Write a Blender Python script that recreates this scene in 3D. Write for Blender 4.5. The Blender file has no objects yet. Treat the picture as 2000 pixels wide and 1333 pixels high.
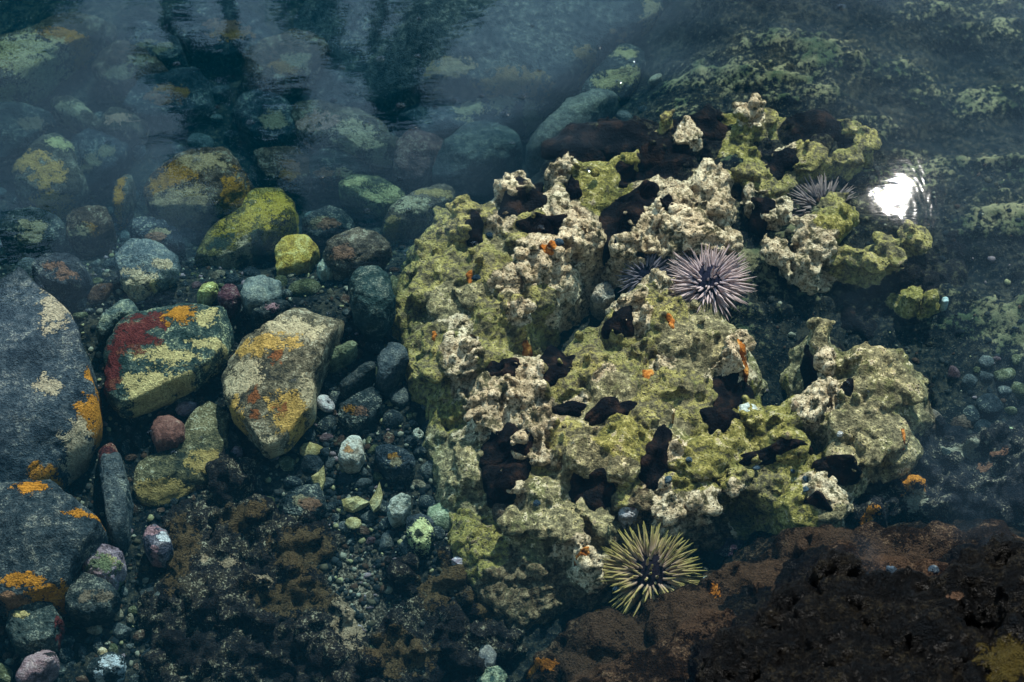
import bpy, bmesh, math, random
import numpy as np
from mathutils import Vector, Matrix
from mathutils.bvhtree import BVHTree

R = math.radians
rng = random.Random(11)
sc = bpy.context.scene
C = sc.collection

# ---------------------------------------------------------------- camera, sky, sun, exposure
CAM_H, PITCH, LENS = 1.58, 54.0, 70.0
FPX = LENS / 36.0 * 2000.0
cam_d = bpy.data.cameras.new('camera'); cam = bpy.data.objects.new('camera', cam_d); C.objects.link(cam)
cam.location = (0, 0, CAM_H); cam.rotation_euler = (R(90 - PITCH), 0, 0)
cam_d.lens = LENS; cam_d.sensor_width = 36; cam_d.clip_start = 0.05; cam_d.clip_end = 5000
sc.camera = cam
_f = np.array([0, math.cos(R(PITCH)), -math.sin(R(PITCH))])
_r = np.array([1.0, 0, 0]); _u = np.cross(_r, _f)
EYE = np.array([0, 0, CAM_H])

def ray(x, y):
    d = _f + _r * ((x - 1000) / FPX) - _u * ((y - 666.5) / FPX)
    return d / np.linalg.norm(d)

def P(x, y, z=0.0):
    """the point of the horizontal plane z that the photograph shows at pixel x, y"""
    d = ray(x, y); t = (z - CAM_H) / d[2]
    return EYE + d * t

def mpp(x, y, z=0.0):
    return float(np.linalg.norm(P(x, y, z) - EYE)) / FPX

def to_px(p):
    q = np.asarray(p) - EYE
    d = q @ _f
    return 1000 + FPX * (q @ _r) / d, 666.5 - FPX * (q @ _u) / d

cam_d.dof.use_dof = True
cam_d.dof.focus_distance = float((P(1200, 720, -0.06) - EYE) @ _f)
cam_d.dof.aperture_fstop = 10.0

d = ray(1752, 362); SUN_DIR = np.array([d[0], d[1], -d[2]])       # the water mirrors the sun there
SUN_EL = math.asin(SUN_DIR[2]); SUN_AZ = math.atan2(SUN_DIR[0], SUN_DIR[1])

w = bpy.data.worlds.new('World'); sc.world = w; w.use_nodes = True
nt = w.node_tree; nt.nodes.clear()
def N(nt, t, **kw):
    n = nt.nodes.new(t)
    for k, v in kw.items():
        if k in n.inputs.keys() if isinstance(k, str) else False: n.inputs[k].default_value = v
        else: setattr(n, k, v)
    return n
sky = N(nt, 'ShaderNodeTexSky', sky_type='NISHITA', sun_disc=False, sun_elevation=SUN_EL, sun_rotation=SUN_AZ)
sky.air_density = 0.5; sky.dust_density = 0.0
tc = N(nt, 'ShaderNodeTexCoord')
mp = N(nt, 'ShaderNodeMapping'); mp.inputs['Scale'].default_value = (1.0, 1.0, 1.7); mp.inputs['Location'].default_value = (4.07, 2.31, 1.41)
nz = N(nt, 'ShaderNodeTexNoise'); nz.inputs['Scale'].default_value = 4.0; nz.inputs['Detail'].default_value = 6; nz.inputs['Roughness'].default_value = 0.55
cr = N(nt, 'ShaderNodeValToRGB')
cr.color_ramp.elements[0].position = 0.45; cr.color_ramp.elements[0].color = (0, 0, 0, 1)
cr.color_ramp.elements[1].position = 0.72; cr.color_ramp.elements[1].color = (1, 1, 1, 1)
mx = N(nt, 'ShaderNodeMix', data_type='RGBA')
mx.inputs[7].default_value = (18, 28, 38, 1)                     # cloud white
bg = N(nt, 'ShaderNodeBackground'); bg.inputs['Strength'].default_value = 0.05
wo = N(nt, 'ShaderNodeOutputWorld')
L = nt.links.new
L(tc.outputs['Generated'], mp.inputs['Vector']); L(mp.outputs['Vector'], nz.inputs['Vector'])
sz_ = N(nt, 'ShaderNodeSeparateXYZ'); L(tc.outputs['Generated'], sz_.inputs[0])
ma = N(nt, 'ShaderNodeMath', operation='MULTIPLY_ADD'); ma.inputs[1].default_value = -2.8; ma.inputs[2].default_value = 2.15
L(sz_.outputs['Z'], ma.inputs[0]); mb = N(nt, 'ShaderNodeMath', operation='ADD'); L(ma.outputs[0], mb.inputs[0]); L(nz.outputs['Fac'], mb.inputs[1])
mc = N(nt, 'ShaderNodeMath', operation='MINIMUM'); mc.inputs[1].default_value = 0.68; L(mb.outputs[0], mc.inputs[0])
L(mc.outputs[0], cr.inputs['Fac']); L(cr.outputs['Color'], mx.inputs[0]); L(sky.outputs['Color'], mx.inputs[6])
L(mx.outputs[2], bg.inputs['Color']); L(bg.outputs['Background'], wo.inputs['Surface'])

sun_d = bpy.data.lights.new('sun', 'SUN'); sun = bpy.data.objects.new('sun', sun_d); C.objects.link(sun)
sun_d.energy = 5.0; sun_d.angle = R(0.5); sun_d.color = (1.0, 0.96, 0.89)
sun.rotation_euler = Vector(SUN_DIR).to_track_quat('Z', 'Y').to_euler(); sun.location = (2, 2, 6)

vs = sc.view_settings
vs.view_transform = 'Standard'; vs.look = 'None'; vs.gamma = 1; vs.use_curve_mapping = False; vs.exposure = 1.25
cy = sc.cycles
cy.use_denoising = True; cy.max_bounces = 6; cy.diffuse_bounces = 3; cy.glossy_bounces = 3; cy.transparent_max_bounces = 16
cy.volume_bounces = 0; cy.use_adaptive_sampling = True; cy.adaptive_threshold = 0.01
cy.sample_clamp_indirect = 6; cy.caustics_reflective = False; cy.caustics_refractive = False

# ---------------------------------------------------------------- helpers
def _hash(ix, iy, iz, seed):
    h = (ix * 374761393 + iy * 668265263 + iz * 2147483647 + seed * 1274126177) & 0xffffffff
    h = ((h ^ (h >> 13)) * 1274126177) & 0xffffffff
    h = ((h ^ (h >> 15)) * 2246822519) & 0xffffffff
    return ((h ^ (h >> 16)) & 0xffff).astype(np.float64) / 65535.0

def vnoise(p, seed=0):
    p = np.asarray(p, dtype=np.float64)
    i = np.floor(p).astype(np.int64); f = p - i
    f = f * f * f * (f * (f * 6 - 15) + 10)
    out = 0
    for dx in (0, 1):
        wx = f[:, 0] if dx else 1 - f[:, 0]
        for dy in (0, 1):
            wy = f[:, 1] if dy else 1 - f[:, 1]
            for dz in (0, 1):
                wz = f[:, 2] if dz else 1 - f[:, 2]
                out = out + wx * wy * wz * _hash(i[:, 0] + dx, i[:, 1] + dy, i[:, 2] + dz, seed)
    return out * 2 - 1

def fbm(p, size, octaves=3, seed=0, rough=0.5):
    a, t, q = 1.0, 0.0, np.asarray(p) / size
    s = 0
    for k in range(octaves):
        s = s + a * vnoise(q + 17.3 * k, seed + k); t += a; a *= rough; q = q * 2.03
    return s / t

def get_co(me):
    a = np.empty(len(me.vertices) * 3); me.vertices.foreach_get('co', a); return a.reshape(-1, 3)
def set_co(me, co):
    me.vertices.foreach_set('co', np.ascontiguousarray(co).ravel()); me.update()
def get_no(me):
    a = np.empty(len(me.vertices) * 3); me.vertices.foreach_get('normal', a); return a.reshape(-1, 3)
def smooth(me):
    me.polygons.foreach_set('use_smooth', np.ones(len(me.polygons), dtype=bool)); me.update()
def set_attr(me, name, rgb):
    n = len(me.vertices); a = np.ones((n, 4)); a[:, :rgb.shape[1]] = rgb
    at = me.color_attributes.new(name, 'FLOAT_COLOR', 'POINT'); at.data.foreach_set('color', a.ravel())

def link(name, me, mat=None, parent=None):
    o = bpy.data.objects.new(name, me); C.objects.link(o)
    if mat is not None and me is not None and len(me.materials) == 0: me.materials.append(mat)
    if parent is not None: o.parent = parent
    return o
def tag(o, label, cat, group=None, kind=None):
    if label: o['label'] = label
    if cat: o['category'] = cat
    if group: o['group'] = group
    if kind: o['kind'] = kind
    return o
def empty(name, loc):
    o = bpy.data.objects.new(name, None); C.objects.link(o); o.location = loc; o.empty_display_size = 0.02
    return o
def recentre(o, z=None):
    """put the object's origin at the foot of its own mesh"""
    co = get_co(o.data); c = co.mean(0); c[2] = co[:, 2].min() if z is None else z
    set_co(o.data, co - c); o.location = c
    return o

_ico = {}
def ico(sub):
    if sub not in _ico:
        bm = bmesh.new(); bmesh.ops.create_icosphere(bm, subdivisions=sub, radius=1.0)
        v = np.array([x.co[:] for x in bm.verts]); f = np.array([[x.index for x in q.verts] for q in bm.faces]); bm.free()
        _ico[sub] = (v, f)
    return _ico[sub]
def mesh_from(v, f, name='mesh'):
    me = bpy.data.meshes.new(name)
    me.from_pydata([tuple(x) for x in v], [], [tuple(int(i) for i in q) for q in f]); smooth(me)
    return me
def smoothstep(a, b, x):
    t = np.clip((x - a) / (b - a), 0, 1); return t * t * (3 - 2 * t)

# ---------------------------------------------------------------- materials
def new_mat(name):
    m = bpy.data.materials.new(name); m.use_nodes = True; m.node_tree.nodes.clear()
    return m, m.node_tree
def noise_node(nt, vec, scale, detail=4, rough=0.55, dist=0.0):
    n = nt.nodes.new('ShaderNodeTexNoise'); n.inputs['Scale'].default_value = scale; n.inputs['Detail'].default_value = detail
    n.inputs['Roughness'].default_value = rough; n.inputs['Distortion'].default_value = dist
    nt.links.new(vec, n.inputs['Vector']); return n.outputs['Fac']
def ramp(nt, fac, stops, interp='LINEAR'):
    n = nt.nodes.new('ShaderNodeValToRGB'); r = n.color_ramp; r.interpolation = interp
    while len(r.elements) < len(stops): r.elements.new(0.5)
    for e, (p, c) in zip(r.elements, stops):
        e.position = p; e.color = (*c, 1) if len(c) == 3 else c
    nt.links.new(fac, n.inputs['Fac']); return n.outputs['Color']
def math_(nt, op, a, b=None, c=None, clamp=False):
    n = nt.nodes.new('ShaderNodeMath'); n.operation = op; n.use_clamp = clamp
    for i, v in enumerate((a, b, c)):
        if v is None: continue
        if isinstance(v, (int, float)): n.inputs[i].default_value = v
        else: nt.links.new(v, n.inputs[i])
    return n.outputs[0]
def mix(nt, fac, a, b, mode='MIX'):
    n = nt.nodes.new('ShaderNodeMix'); n.data_type = 'RGBA'; n.blend_type = mode
    for i, v in ((0, fac), (6, a), (7, b)):
        if isinstance(v, (int, float)): n.inputs[i].default_value = v
        elif isinstance(v, tuple): n.inputs[i].default_value = (*v, 1)
        else: nt.links.new(v, n.inputs[i])
    return n.outputs[2]
def step_(nt, x, lo, hi):
    n = nt.nodes.new('ShaderNodeMapRange'); n.interpolation_type = 'SMOOTHSTEP'
    n.inputs['From Min'].default_value = lo; n.inputs['From Max'].default_value = hi
    nt.links.new(x, n.inputs['Value']); return n.outputs['Result']
UNDERWATER = 0.06          # under water the index step is small: wet stone hardly mirrors
def finish(nt, col, height=None, strength=0.4, dist=0.004, rough=0.75, spec=0.15):
    b = nt.nodes.new('ShaderNodeBsdfPrincipled'); o = nt.nodes.new('ShaderNodeOutputMaterial')
    if isinstance(col, tuple): b.inputs['Base Color'].default_value = (*col, 1)
    else: nt.links.new(col, b.inputs['Base Color'])
    if isinstance(rough, float): b.inputs['Roughness'].default_value = rough
    else: nt.links.new(rough, b.inputs['Roughness'])
    b.inputs['Specular IOR Level'].default_value = spec * UNDERWATER
    if height is not None:
        bp = nt.nodes.new('ShaderNodeBump'); bp.inputs['Strength'].default_value = strength; bp.inputs['Distance'].default_value = dist
        nt.links.new(height, bp.inputs['Height']); nt.links.new(bp.outputs['Normal'], b.inputs['Normal'])
    nt.links.new(b.outputs['BSDF'], o.inputs['Surface'])
    return b
def world_vec(nt):
    g = nt.nodes.new('ShaderNodeNewGeometry'); return g.outputs['Position']
def attr(nt, name):
    a = nt.nodes.new('ShaderNodeAttribute'); a.attribute_name = name; s = nt.nodes.new('ShaderNodeSeparateColor')
    nt.links.new(a.outputs['Color'], s.inputs['Color']); return a.outputs['Color'], s.outputs

_n_stone = [0]
def stone_mat(base, patches=((0.5, 0.4, 0.1),) * 3, speck=(0.35, 0.33, 0.22), speck_amt=0.35, scale=1.0, bump=0.5, rough=0.75, spec=0.15, tone=1.0):
    """base: three tones of the bare stone; patches: colours of the crusts that attribute msk places"""
    _n_stone[0] += 1
    m, nt = new_mat('stone_%03d' % _n_stone[0]); v = world_vec(nt)
    n1 = noise_node(nt, v, 28 * scale, 6, 0.62, 0.3)
    n2 = noise_node(nt, v, 130 * scale, 5, 0.65)
    n3 = noise_node(nt, v, 520 * scale, 3, 0.6)
    col = ramp(nt, math_(nt, 'MULTIPLY_ADD', n2, 0.5, math_(nt, 'MULTIPLY', n1, 0.5)), [(0.41, base[0]), (0.5, base[1]), (0.60, base[2])])
    sp = math_(nt, 'MULTIPLY', math_(nt, 'MULTIPLY', step_(nt, math_(nt, 'ADD', n2, math_(nt, 'MULTIPLY', n3, 0.7)), 0.93, 1.0), step_(nt, n1, 0.46, 0.58)), speck_amt)
    col = mix(nt, sp, col, speck)
    _, ch = attr(nt, 'msk')
    rag = math_(nt, 'ADD', math_(nt, 'MULTIPLY', math_(nt, 'SUBTRACT', noise_node(nt, v, 75 * scale, 7, 0.72), 0.5), 4.2), math_(nt, 'MULTIPLY', math_(nt, 'SUBTRACT', n3, 0.5), 1.3))
    hsum = math_(nt, 'MULTIPLY_ADD', n2, 0.8, math_(nt, 'MULTIPLY', n3, 0.35))
    for i in range(3):
        t = math_(nt, 'ADD', ch[i], math_(nt, 'MULTIPLY', rag, step_(nt, ch[i], 0.0, 0.25)))
        f = step_(nt, t, 0.42, 0.56)
        pc = ramp(nt, n2, [(0.3, tuple(c * 0.62 for c in patches[i])), (0.62, patches[i])])
        col = mix(nt, math_(nt, 'MULTIPLY', f, 0.93), col, pc)
        hsum = math_(nt, 'MULTIPLY_ADD', f, 0.22, hsum)
    fine = math_(nt, 'MULTIPLY_ADD', n3, 1.6 * tone, 0.2 * tone)
    cc = nt.nodes.new('ShaderNodeVectorMath'); cc.operation = 'SCALE'; nt.links.new(col, cc.inputs[0]); nt.links.new(fine, cc.inputs['Scale'])
    finish(nt, cc.outputs[0], hsum, min(1.0, bump * 1.8), 0.010, rough, spec)
    return m

# ---------------------------------------------------------------- the sea bed
YB, YT = P(1000, 1333)[1], P(1000, 0)[1]
def bed_z(p):
    """height of the bed under plan points (n x 2 or n x 3)"""
    x, y = p[:, 0], p[:, 1]
    q = np.stack([x, y, np.zeros_like(x)], 1)
    v_ = (y - YB) / (YT - YB)
    z = -0.128 - 0.12 * smoothstep(0.60, 0.88, v_ - 0.25 * smoothstep(-0.1, 0.12, x)) * smoothstep(0.3, 0.1, x)
    reef = smoothstep(0.06, 0.24, x) * smoothstep(0.42, 0.66, v_)
    z = z + reef * (0.035 + 0.03 * fbm(q * np.array([0.7, 1.2, 1]), 0.075, 5, 5, 0.72) + 0.02 * fbm(q, 0.3, 2, 8))
    z = z + 0.012 * fbm(q, 0.16, 3, 3) + 0.008 * fbm(q, 0.03, 4, 4, 0.6)
    rad = np.sqrt((x / 2.6) ** 2 + ((y - 1.4) / 2.0) ** 2)
    z = z + 6.5 * smoothstep(-0.9, -4.2, y) * (1 - smoothstep(9, 30, np.abs(x)))                    # unseen bank added behind the viewer, cuts skylight on camera-facing sides
    z = z + 0.75 * smoothstep(0.75, 1.5, rad) + 0.05 * smoothstep(0.7, 1.5, rad) * fbm(q, 0.5, 3, 9)
    return z

def grid_axis(lo, hi, step, far):
    a = list(np.arange(lo, hi + 1e-6, step)); s = step; t = a[-1]
    while t < far: s *= 1.22; t += s; a.append(t)
    s = step; t = a[0]; pre = []
    while t > -far: s *= 1.22; t -= s; pre.append(t)
    return np.array(pre[::-1] + a)
gx = grid_axis(-0.72, 0.72, 0.0045, 150); gy = grid_axis(0.70, 1.95, 0.0045, 150)
X, Y = np.meshgrid(gx, gy); nx, ny = len(gx), len(gy)
xy = np.stack([X.ravel(), Y.ravel()], 1); zz = bed_z(xy)
idx = np.arange(nx * ny).reshape(ny, nx)
F = np.stack([idx[:-1, :-1], idx[:-1, 1:], idx[1:, 1:], idx[1:, :-1]], -1).reshape(-1, 4)
bed_me = mesh_from(np.column_stack([xy, zz]), F, 'seabed')
q3 = np.column_stack([xy, np.zeros(len(xy))])
reefm = smoothstep(0.04, 0.2, xy[:, 0]) * smoothstep(0.40, 0.585, (xy[:, 1] - YB) / (YT - YB))
crest = np.clip(0.38 + (fbm(q3 * np.array([0.7, 1.2, 1]), 0.075, 5, 5, 0.72)) * 1.5, 0, 1)
grit = np.clip(1 - np.hypot((xy[:, 0] - P(690, 1230, -.17)[0]) / 0.05, (xy[:, 1] - P(690, 1230, -.17)[1]) / 0.09), 0, 1)
set_attr(bed_me, 'msk', np.stack([reefm * crest, grit, smoothstep(1.0, 1.6, np.hypot(xy[:, 0] / 2.4, (xy[:, 1] - 1.4) / 1.9))], 1))
m, nt = new_mat('seabed'); v = world_vec(nt); _, ch = attr(nt, 'msk')
n1 = noise_node(nt, v, 24, 6, 0.6); n2 = noise_node(nt, v, 150, 5, 0.65); n3 = noise_node(nt, v, 420, 3, 0.6)
col = ramp(nt, math_(nt, 'MULTIPLY_ADD', n2, 0.6, math_(nt, 'MULTIPLY', n1, 0.4)), [(0.42, (0.003, 0.004, 0.005)), (0.5, (0.008, 0.009, 0.0085)), (0.60, (0.032, 0.027, 0.018))])
col = mix(nt, math_(nt, 'MULTIPLY', step_(nt, n3, 0.6, 0.68), 0.3), col, (0.20, 0.165, 0.11))
rf = step_(nt, math_(nt, 'ADD', ch[0], math_(nt, 'MULTIPLY', math_(nt, 'SUBTRACT', n2, 0.5), 2.6)), 0.55, 0.95)
col = mix(nt, math_(nt, 'MULTIPLY', rf, 0.9), col, ramp(nt, n1, [(0.4, (0.035, 0.045, 0.022)), (0.6, (0.17, 0.14, 0.07))]))
col = mix(nt, ch[1], col, ramp(nt, n3, [(0.42, (0.02, 0.015, 0.01)), (0.53, (0.12, 0.085, 0.05)), (0.66, (0.36, 0.27, 0.18))]))
col = mix(nt, ch[2], col, ramp(nt, n1, [(0.4, (0.10, 0.08, 0.06)), (0.6, (0.28, 0.23, 0.16))]))
finish(nt, col, math_(nt, 'MULTIPLY_ADD', n2, 0.8, math_(nt, 'MULTIPLY', n3, 0.4)), 0.6, 0.006, 0.85, 0.1)
bed = link('seabed', bed_me, m); tag(bed, 'dark gravelly sea bed of the tide pool', 'seabed', kind='structure')

# ---------------------------------------------------------------- water
m, nt = new_mat('water')
g = nt.nodes.new('ShaderNodeNewGeometry')
mpn = nt.nodes.new('ShaderNodeMapping'); mpn.inputs['Rotation'].default_value = (0, 0, R(-12)); mpn.inputs['Scale'].default_value = (0.3, 1.0, 1.0)
nt.links.new(g.outputs['Position'], mpn.inputs['Vector'])
wv = mpn.outputs['Vector']
sx = nt.nodes.new('ShaderNodeSeparateXYZ'); nt.links.new(g.outputs['Position'], sx.inputs[0])
gq = P(1752, 372); vd = nt.nodes.new('ShaderNodeVectorMath'); vd.operation = 'DISTANCE'; nt.links.new(g.outputs['Position'], vd.inputs[0]); vd.inputs[1].default_value = tuple(gq)
breeze = math_(nt, 'ADD', math_(nt, 'MULTIPLY_ADD', step_(nt, sx.outputs['X'], 0.25, -0.15), 0.20, 0.06), math_(nt, 'MULTIPLY', step_(nt, vd.outputs['Value'], 0.16, 0.03), 0.06))   # water pushing over the shallow reef ripples more
mp2 = nt.nodes.new('ShaderNodeMapping'); mp2.inputs['Rotation'].default_value = (0, 0, R(35)); mp2.inputs['Scale'].default_value = (1.0, 0.45, 1.0); nt.links.new(g.outputs['Position'], mp2.inputs['Vector'])
cross = math_(nt, 'MULTIPLY', math_(nt, 'MULTIPLY', step_(nt, vd.outputs['Value'], 0.14, 0.02), 0.13), noise_node(nt, mp2.outputs['Vector'], 20, 3, 0.6, 0.6))
h = math_(nt, 'ADD', cross, math_(nt, 'MULTIPLY', breeze, math_(nt, 'MULTIPLY_ADD', noise_node(nt, wv, 44, 4, 0.6, 0.3), 0.3, math_(nt, 'MULTIPLY', noise_node(nt, wv, 9, 2, 0.5, 0.3), 0.8))))
bp = nt.nodes.new('ShaderNodeBump'); bp.inputs['Strength'].default_value = 1.0; bp.inputs['Distance'].default_value = 0.0015
nt.links.new(h, bp.inputs['Height'])
lw = nt.nodes.new('ShaderNodeLayerWeight'); lw.inputs['Blend'].default_value = 0.5; nt.links.new(bp.outputs['Normal'], lw.inputs['Normal'])
fr = math_(nt, 'MULTIPLY_ADD', math_(nt, 'POWER', lw.outputs['Facing'], 4.3), 0.97, 0.0205)
tr = nt.nodes.new('ShaderNodeBsdfTransparent')
gl = nt.nodes.new('ShaderNodeBsdfGlossy'); gl.inputs['Roughness'].default_value = 0.011; nt.links.new(bp.outputs['Normal'], gl.inputs['Normal'])
ms = nt.nodes.new('ShaderNodeMixShader'); nt.links.new(fr, ms.inputs[0]); nt.links.new(tr.outputs[0], ms.inputs[1]); nt.links.new(gl.outputs[0], ms.inputs[2])
va = nt.nodes.new('ShaderNodeVolumeAbsorption'); va.inputs['Color'].default_value = (0.20, 0.61, 0.74, 1); va.inputs['Density'].default_value = 3.6
vsn = nt.nodes.new('ShaderNodeVolumeScatter'); vsn.inputs['Color'].default_value = (0.01, 0.42, 0.58, 1); vsn.inputs['Density'].default_value = 0.13
ad = nt.nodes.new('ShaderNodeAddShader'); nt.links.new(va.outputs[0], ad.inputs[0]); nt.links.new(vsn.outputs[0], ad.inputs[1])
out = nt.nodes.new('ShaderNodeOutputMaterial'); nt.links.new(ms.outputs[0], out.inputs['Surface']); nt.links.new(ad.outputs[0], out.inputs['Volume'])
m.cycles.homogeneous_volume = True
WATER = m

def water_mesh(bumps):
    ax = np.concatenate([np.linspace(-4.2, -0.75, 24)[:-1], np.linspace(-0.75, 0.75, 301), np.linspace(0.75, 4.2, 24)[1:]])
    ay = np.concatenate([np.linspace(-1.2, 0.7, 20)[:-1], np.linspace(0.7, 1.95, 251), np.linspace(1.95, 4.6, 20)[1:]])
    X, Y = np.meshgrid(ax, ay); n = X.size; p = np.stack([X.ravel(), Y.ravel(), np.zeros(n)], 1)
    z = 0.0006 * fbm(p * np.array([0.5, 1.1, 1]), 0.12, 2, 40)
    for (bx, by, rx, ry, a) in bumps: z = z + a * np.exp(-((p[:, 0] - bx) / rx) ** 2 - ((p[:, 1] - by) / ry) ** 2)
    edge = (np.abs(p[:, 0]) > 4.1) | (p[:, 1] < -1.1) | (p[:, 1] > 4.5); z[edge] = 0
    p[:, 2] = z
    ny, nx = X.shape; idx = np.arange(n).reshape(ny, nx)
    F = [list(q) for q in np.stack([idx[:-1, :-1], idx[:-1, 1:], idx[1:, 1:], idx[1:, :-1]], -1).reshape(-1, 4)]
    rim = list(idx[0, :]) + list(idx[1:, -1]) + list(idx[-1, -2::-1]) + list(idx[-2:0:-1, 0])
    low = p[rim].copy(); low[:, 2] = -0.55
    for k in range(len(rim)):
        k2 = (k + 1) % len(rim); F.append([rim[k], n + k, n + k2, rim[k2]])
    F.append([n + k for k in range(len(rim))][::-1])
    return mesh_from(np.vstack([p, low]), F, 'water')
gp = P(1745, 372)
water = link('water', water_mesh([(P(1630, 1120)[0], P(1630, 1120)[1], 0.03, 0.03, 0.002), (P(1930, 1110)[0], P(1930, 1110)[1], 0.04, 0.03, 0.002)]), WATER)
tag(water, 'clear rippled water of the tide pool mirroring sky and palms', 'water', kind='structure')

# ---------------------------------------------------------------- lumpy rock masses: lobes grown together
def lobes_from(text, zf, jit=0.006, seed=1):
    r_ = random.Random(seed); out = []
    for t in text.split(';'):
        t = t.split()
        if not t: continue
        x, y, r, c = float(t[0]), float(t[1]), float(t[2]), t[3]
        z = float(t[4]) if len(t) > 4 else zf(x, y) + r_.uniform(-jit, jit)
        rr = r * 1.12 * mpp(x, y, z)
        out.append((P(x, y, z - 0.25 * rr), rr, c, z))
    return out

def lumpy_mass(name, lobes, voxel, foot, knobs, seed, slope=1.6, fill=0.010, warp=0.009, squeeze=False, holes=(), floor=None, amp=(0.0045, 0.0032, 0.0020), cell=0.004, flat=0.85, ksize=(0.0025, 0.008)):
    r_ = np.random.RandomState(seed)
    cen = np.array([l[0] for l in lobes]); rad = np.array([l[1] for l in lobes])
    lo = (cen[:, :2] - rad[:, None]).min(0) - 0.06; hi = (cen[:, :2] + rad[:, None]).max(0) + 0.06
    ax = np.arange(lo[0], hi[0], cell); ay = np.arange(lo[1], hi[1], cell)
    X, Y = np.meshgrid(ax, ay); n = X.size
    H = np.full(n, foot); xf, yf = X.ravel(), Y.ravel()
    for c, r in zip(cen, rad):
        d = np.hypot(xf - c[0], yf - c[1])
        H = np.maximum(H, c[2] - 0.15 * r - slope * np.maximum(d - 0.55 * r, 0))
    wsum = np.zeros(n); zs_ = np.zeros(n)
    for c, r in zip(cen, rad):
        w_ = np.exp(-((xf - c[0]) ** 2 + (yf - c[1]) ** 2) / (1.15 * r) ** 2); wsum += w_; zs_ += w_ * (c[2] + 0.1 * r)
    zav = zs_ / np.maximum(wsum, 1e-6); inn = smoothstep(0.18, 0.6, wsum)
    H = np.maximum(H, np.where(wsum > 0.18, zav - fill - 0.06 * (1 - inn), foot))
    if floor is not None: H = np.where(H > foot + 0.002, np.maximum(H, floor(xf, yf)), H)
    for (hx, hy, hrx, hry, hz) in holes:
        d = np.hypot((xf - hx) / hrx, (yf - hy) / hry)
        H = np.where(d < 1.25, np.minimum(H, hz + 0.10 * smoothstep(0.85, 1.25, d)), H)
    idx = np.arange(n).reshape(X.shape); q = np.stack([idx[:-1, :-1], idx[:-1, 1:], idx[1:, 1:], idx[1:, :-1]], -1).reshape(-1, 4)
    V = [np.stack([xf, yf, H], 1), np.stack([xf, yf, np.full(n, foot - 0.02)], 1)]
    FS = [q.tolist(), (q[:, ::-1] + n).tolist()]
    ny_, nx_ = X.shape
    rim = list(idx[0, :]) + list(idx[1:, -1]) + list(idx[-1, -2::-1]) + list(idx[-2:0:-1, 0])
    FS.append([[rim[(k + 1) % len(rim)], rim[k], rim[k] + n, rim[(k + 1) % len(rim)] + n] for k in range(len(rim))])
    off = 2 * n
    sv, sf = ico(3)
    def ball(c, r, fz=1.0):
        nonlocal off
        V.append(sv * np.array([r, r, r * fz]) + c); FS.append((sf + off).tolist()); off += len(sv)
    for c, r in zip(cen, rad):
        a_ = r_.uniform(0, 6.28); k_ = r_.uniform(0.8, 1.25); ca_, sa_ = math.cos(a_), math.sin(a_)
        M_ = np.array([[ca_, sa_, 0], [-sa_, ca_, 0], [0, 0, 1]]); q_ = (sv * np.array([r * k_, r / k_, r * r_.uniform(0.42, 0.68)])) @ M_
        V.append(q_ + c); FS.append((sf + off).tolist()); off += len(sv)
    sv, sf = ico(2)
    for k in range(knobs):
        i = r_.randint(len(cen))
        if squeeze and lobes[i][2] in 'yogk' and r_.uniform() < 0.65: continue
        a = r_.uniform(0, 2 * math.pi); e = math.asin(r_.uniform(0.0, 1.0))
        dv = np.array([math.cos(a) * math.cos(e), math.sin(a) * math.cos(e), math.sin(e) * flat])
        ball(cen[i] + dv * rad[i] * r_.uniform(0.9, 1.0), min(r_.uniform(*ksize), rad[i] * 0.6))
    me = bpy.data.meshes.new(name + '_tmp')
    me.from_pydata([tuple(x) for x in np.vstack(V)], [], [tuple(f) for fs in FS for f in fs])
    ob = bpy.data.objects.new(name + '_tmp', me); C.objects.link(ob)
    md = ob.modifiers.new('r', 'REMESH'); md.mode = 'VOXEL'; md.voxel_size = voxel
    ms_ = ob.modifiers.new('s', 'SMOOTH'); ms_.iterations = 2; ms_.factor = 0.5
    dg = bpy.context.evaluated_depsgraph_get(); me2 = bpy.data.meshes.new_from_object(ob.evaluated_get(dg))
    bpy.data.objects.remove(ob); bpy.data.meshes.remove(me); me2.name = name
    co, no = get_co(me2), get_no(me2)
    if squeeze: co[:, 2] = np.where(co[:, 2] < -0.062, -0.062 + 0.68 * (co[:, 2] + 0.062), co[:, 2])
    co = co + warp * np.stack([fbm(co, 0.03, 2, seed + 70 + k) for k in range(3)], 1)
    d = amp[0] * fbm(co, 0.028, 3, seed) + amp[1] * (0.4 - np.abs(fbm(co, 0.013, 3, seed + 20))) * 1.6 + amp[2] * fbm(co, 0.005, 2, seed + 30)
    pit = smoothstep(0.38, 0.62, vnoise(co / 0.011, seed + 50)); d = d - 0.0035 * pit * (amp[1] / 0.0032)
    if squeeze:
        best = np.full(len(co), 1e9); rv = np.ones(len(co)); wq = co + 0.006 * np.stack([fbm(co, 0.02, 2, seed + 80 + k) for k in range(3)], 1)
        for l, r in zip(lobes, rad):
            dd = np.linalg.norm(wq - l[0], axis=1) / r; mk = dd < best; best[mk] = dd[mk]; rv[mk] = dict(o=0.55, y=0.5, g=0.65, k=0.6, t=1.15).get(l[2], 0.9)
        d = d * rv
    co = co + no * d[:, None]
    set_co(me2, co); smooth(me2)
    return me2, cen, rad

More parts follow.
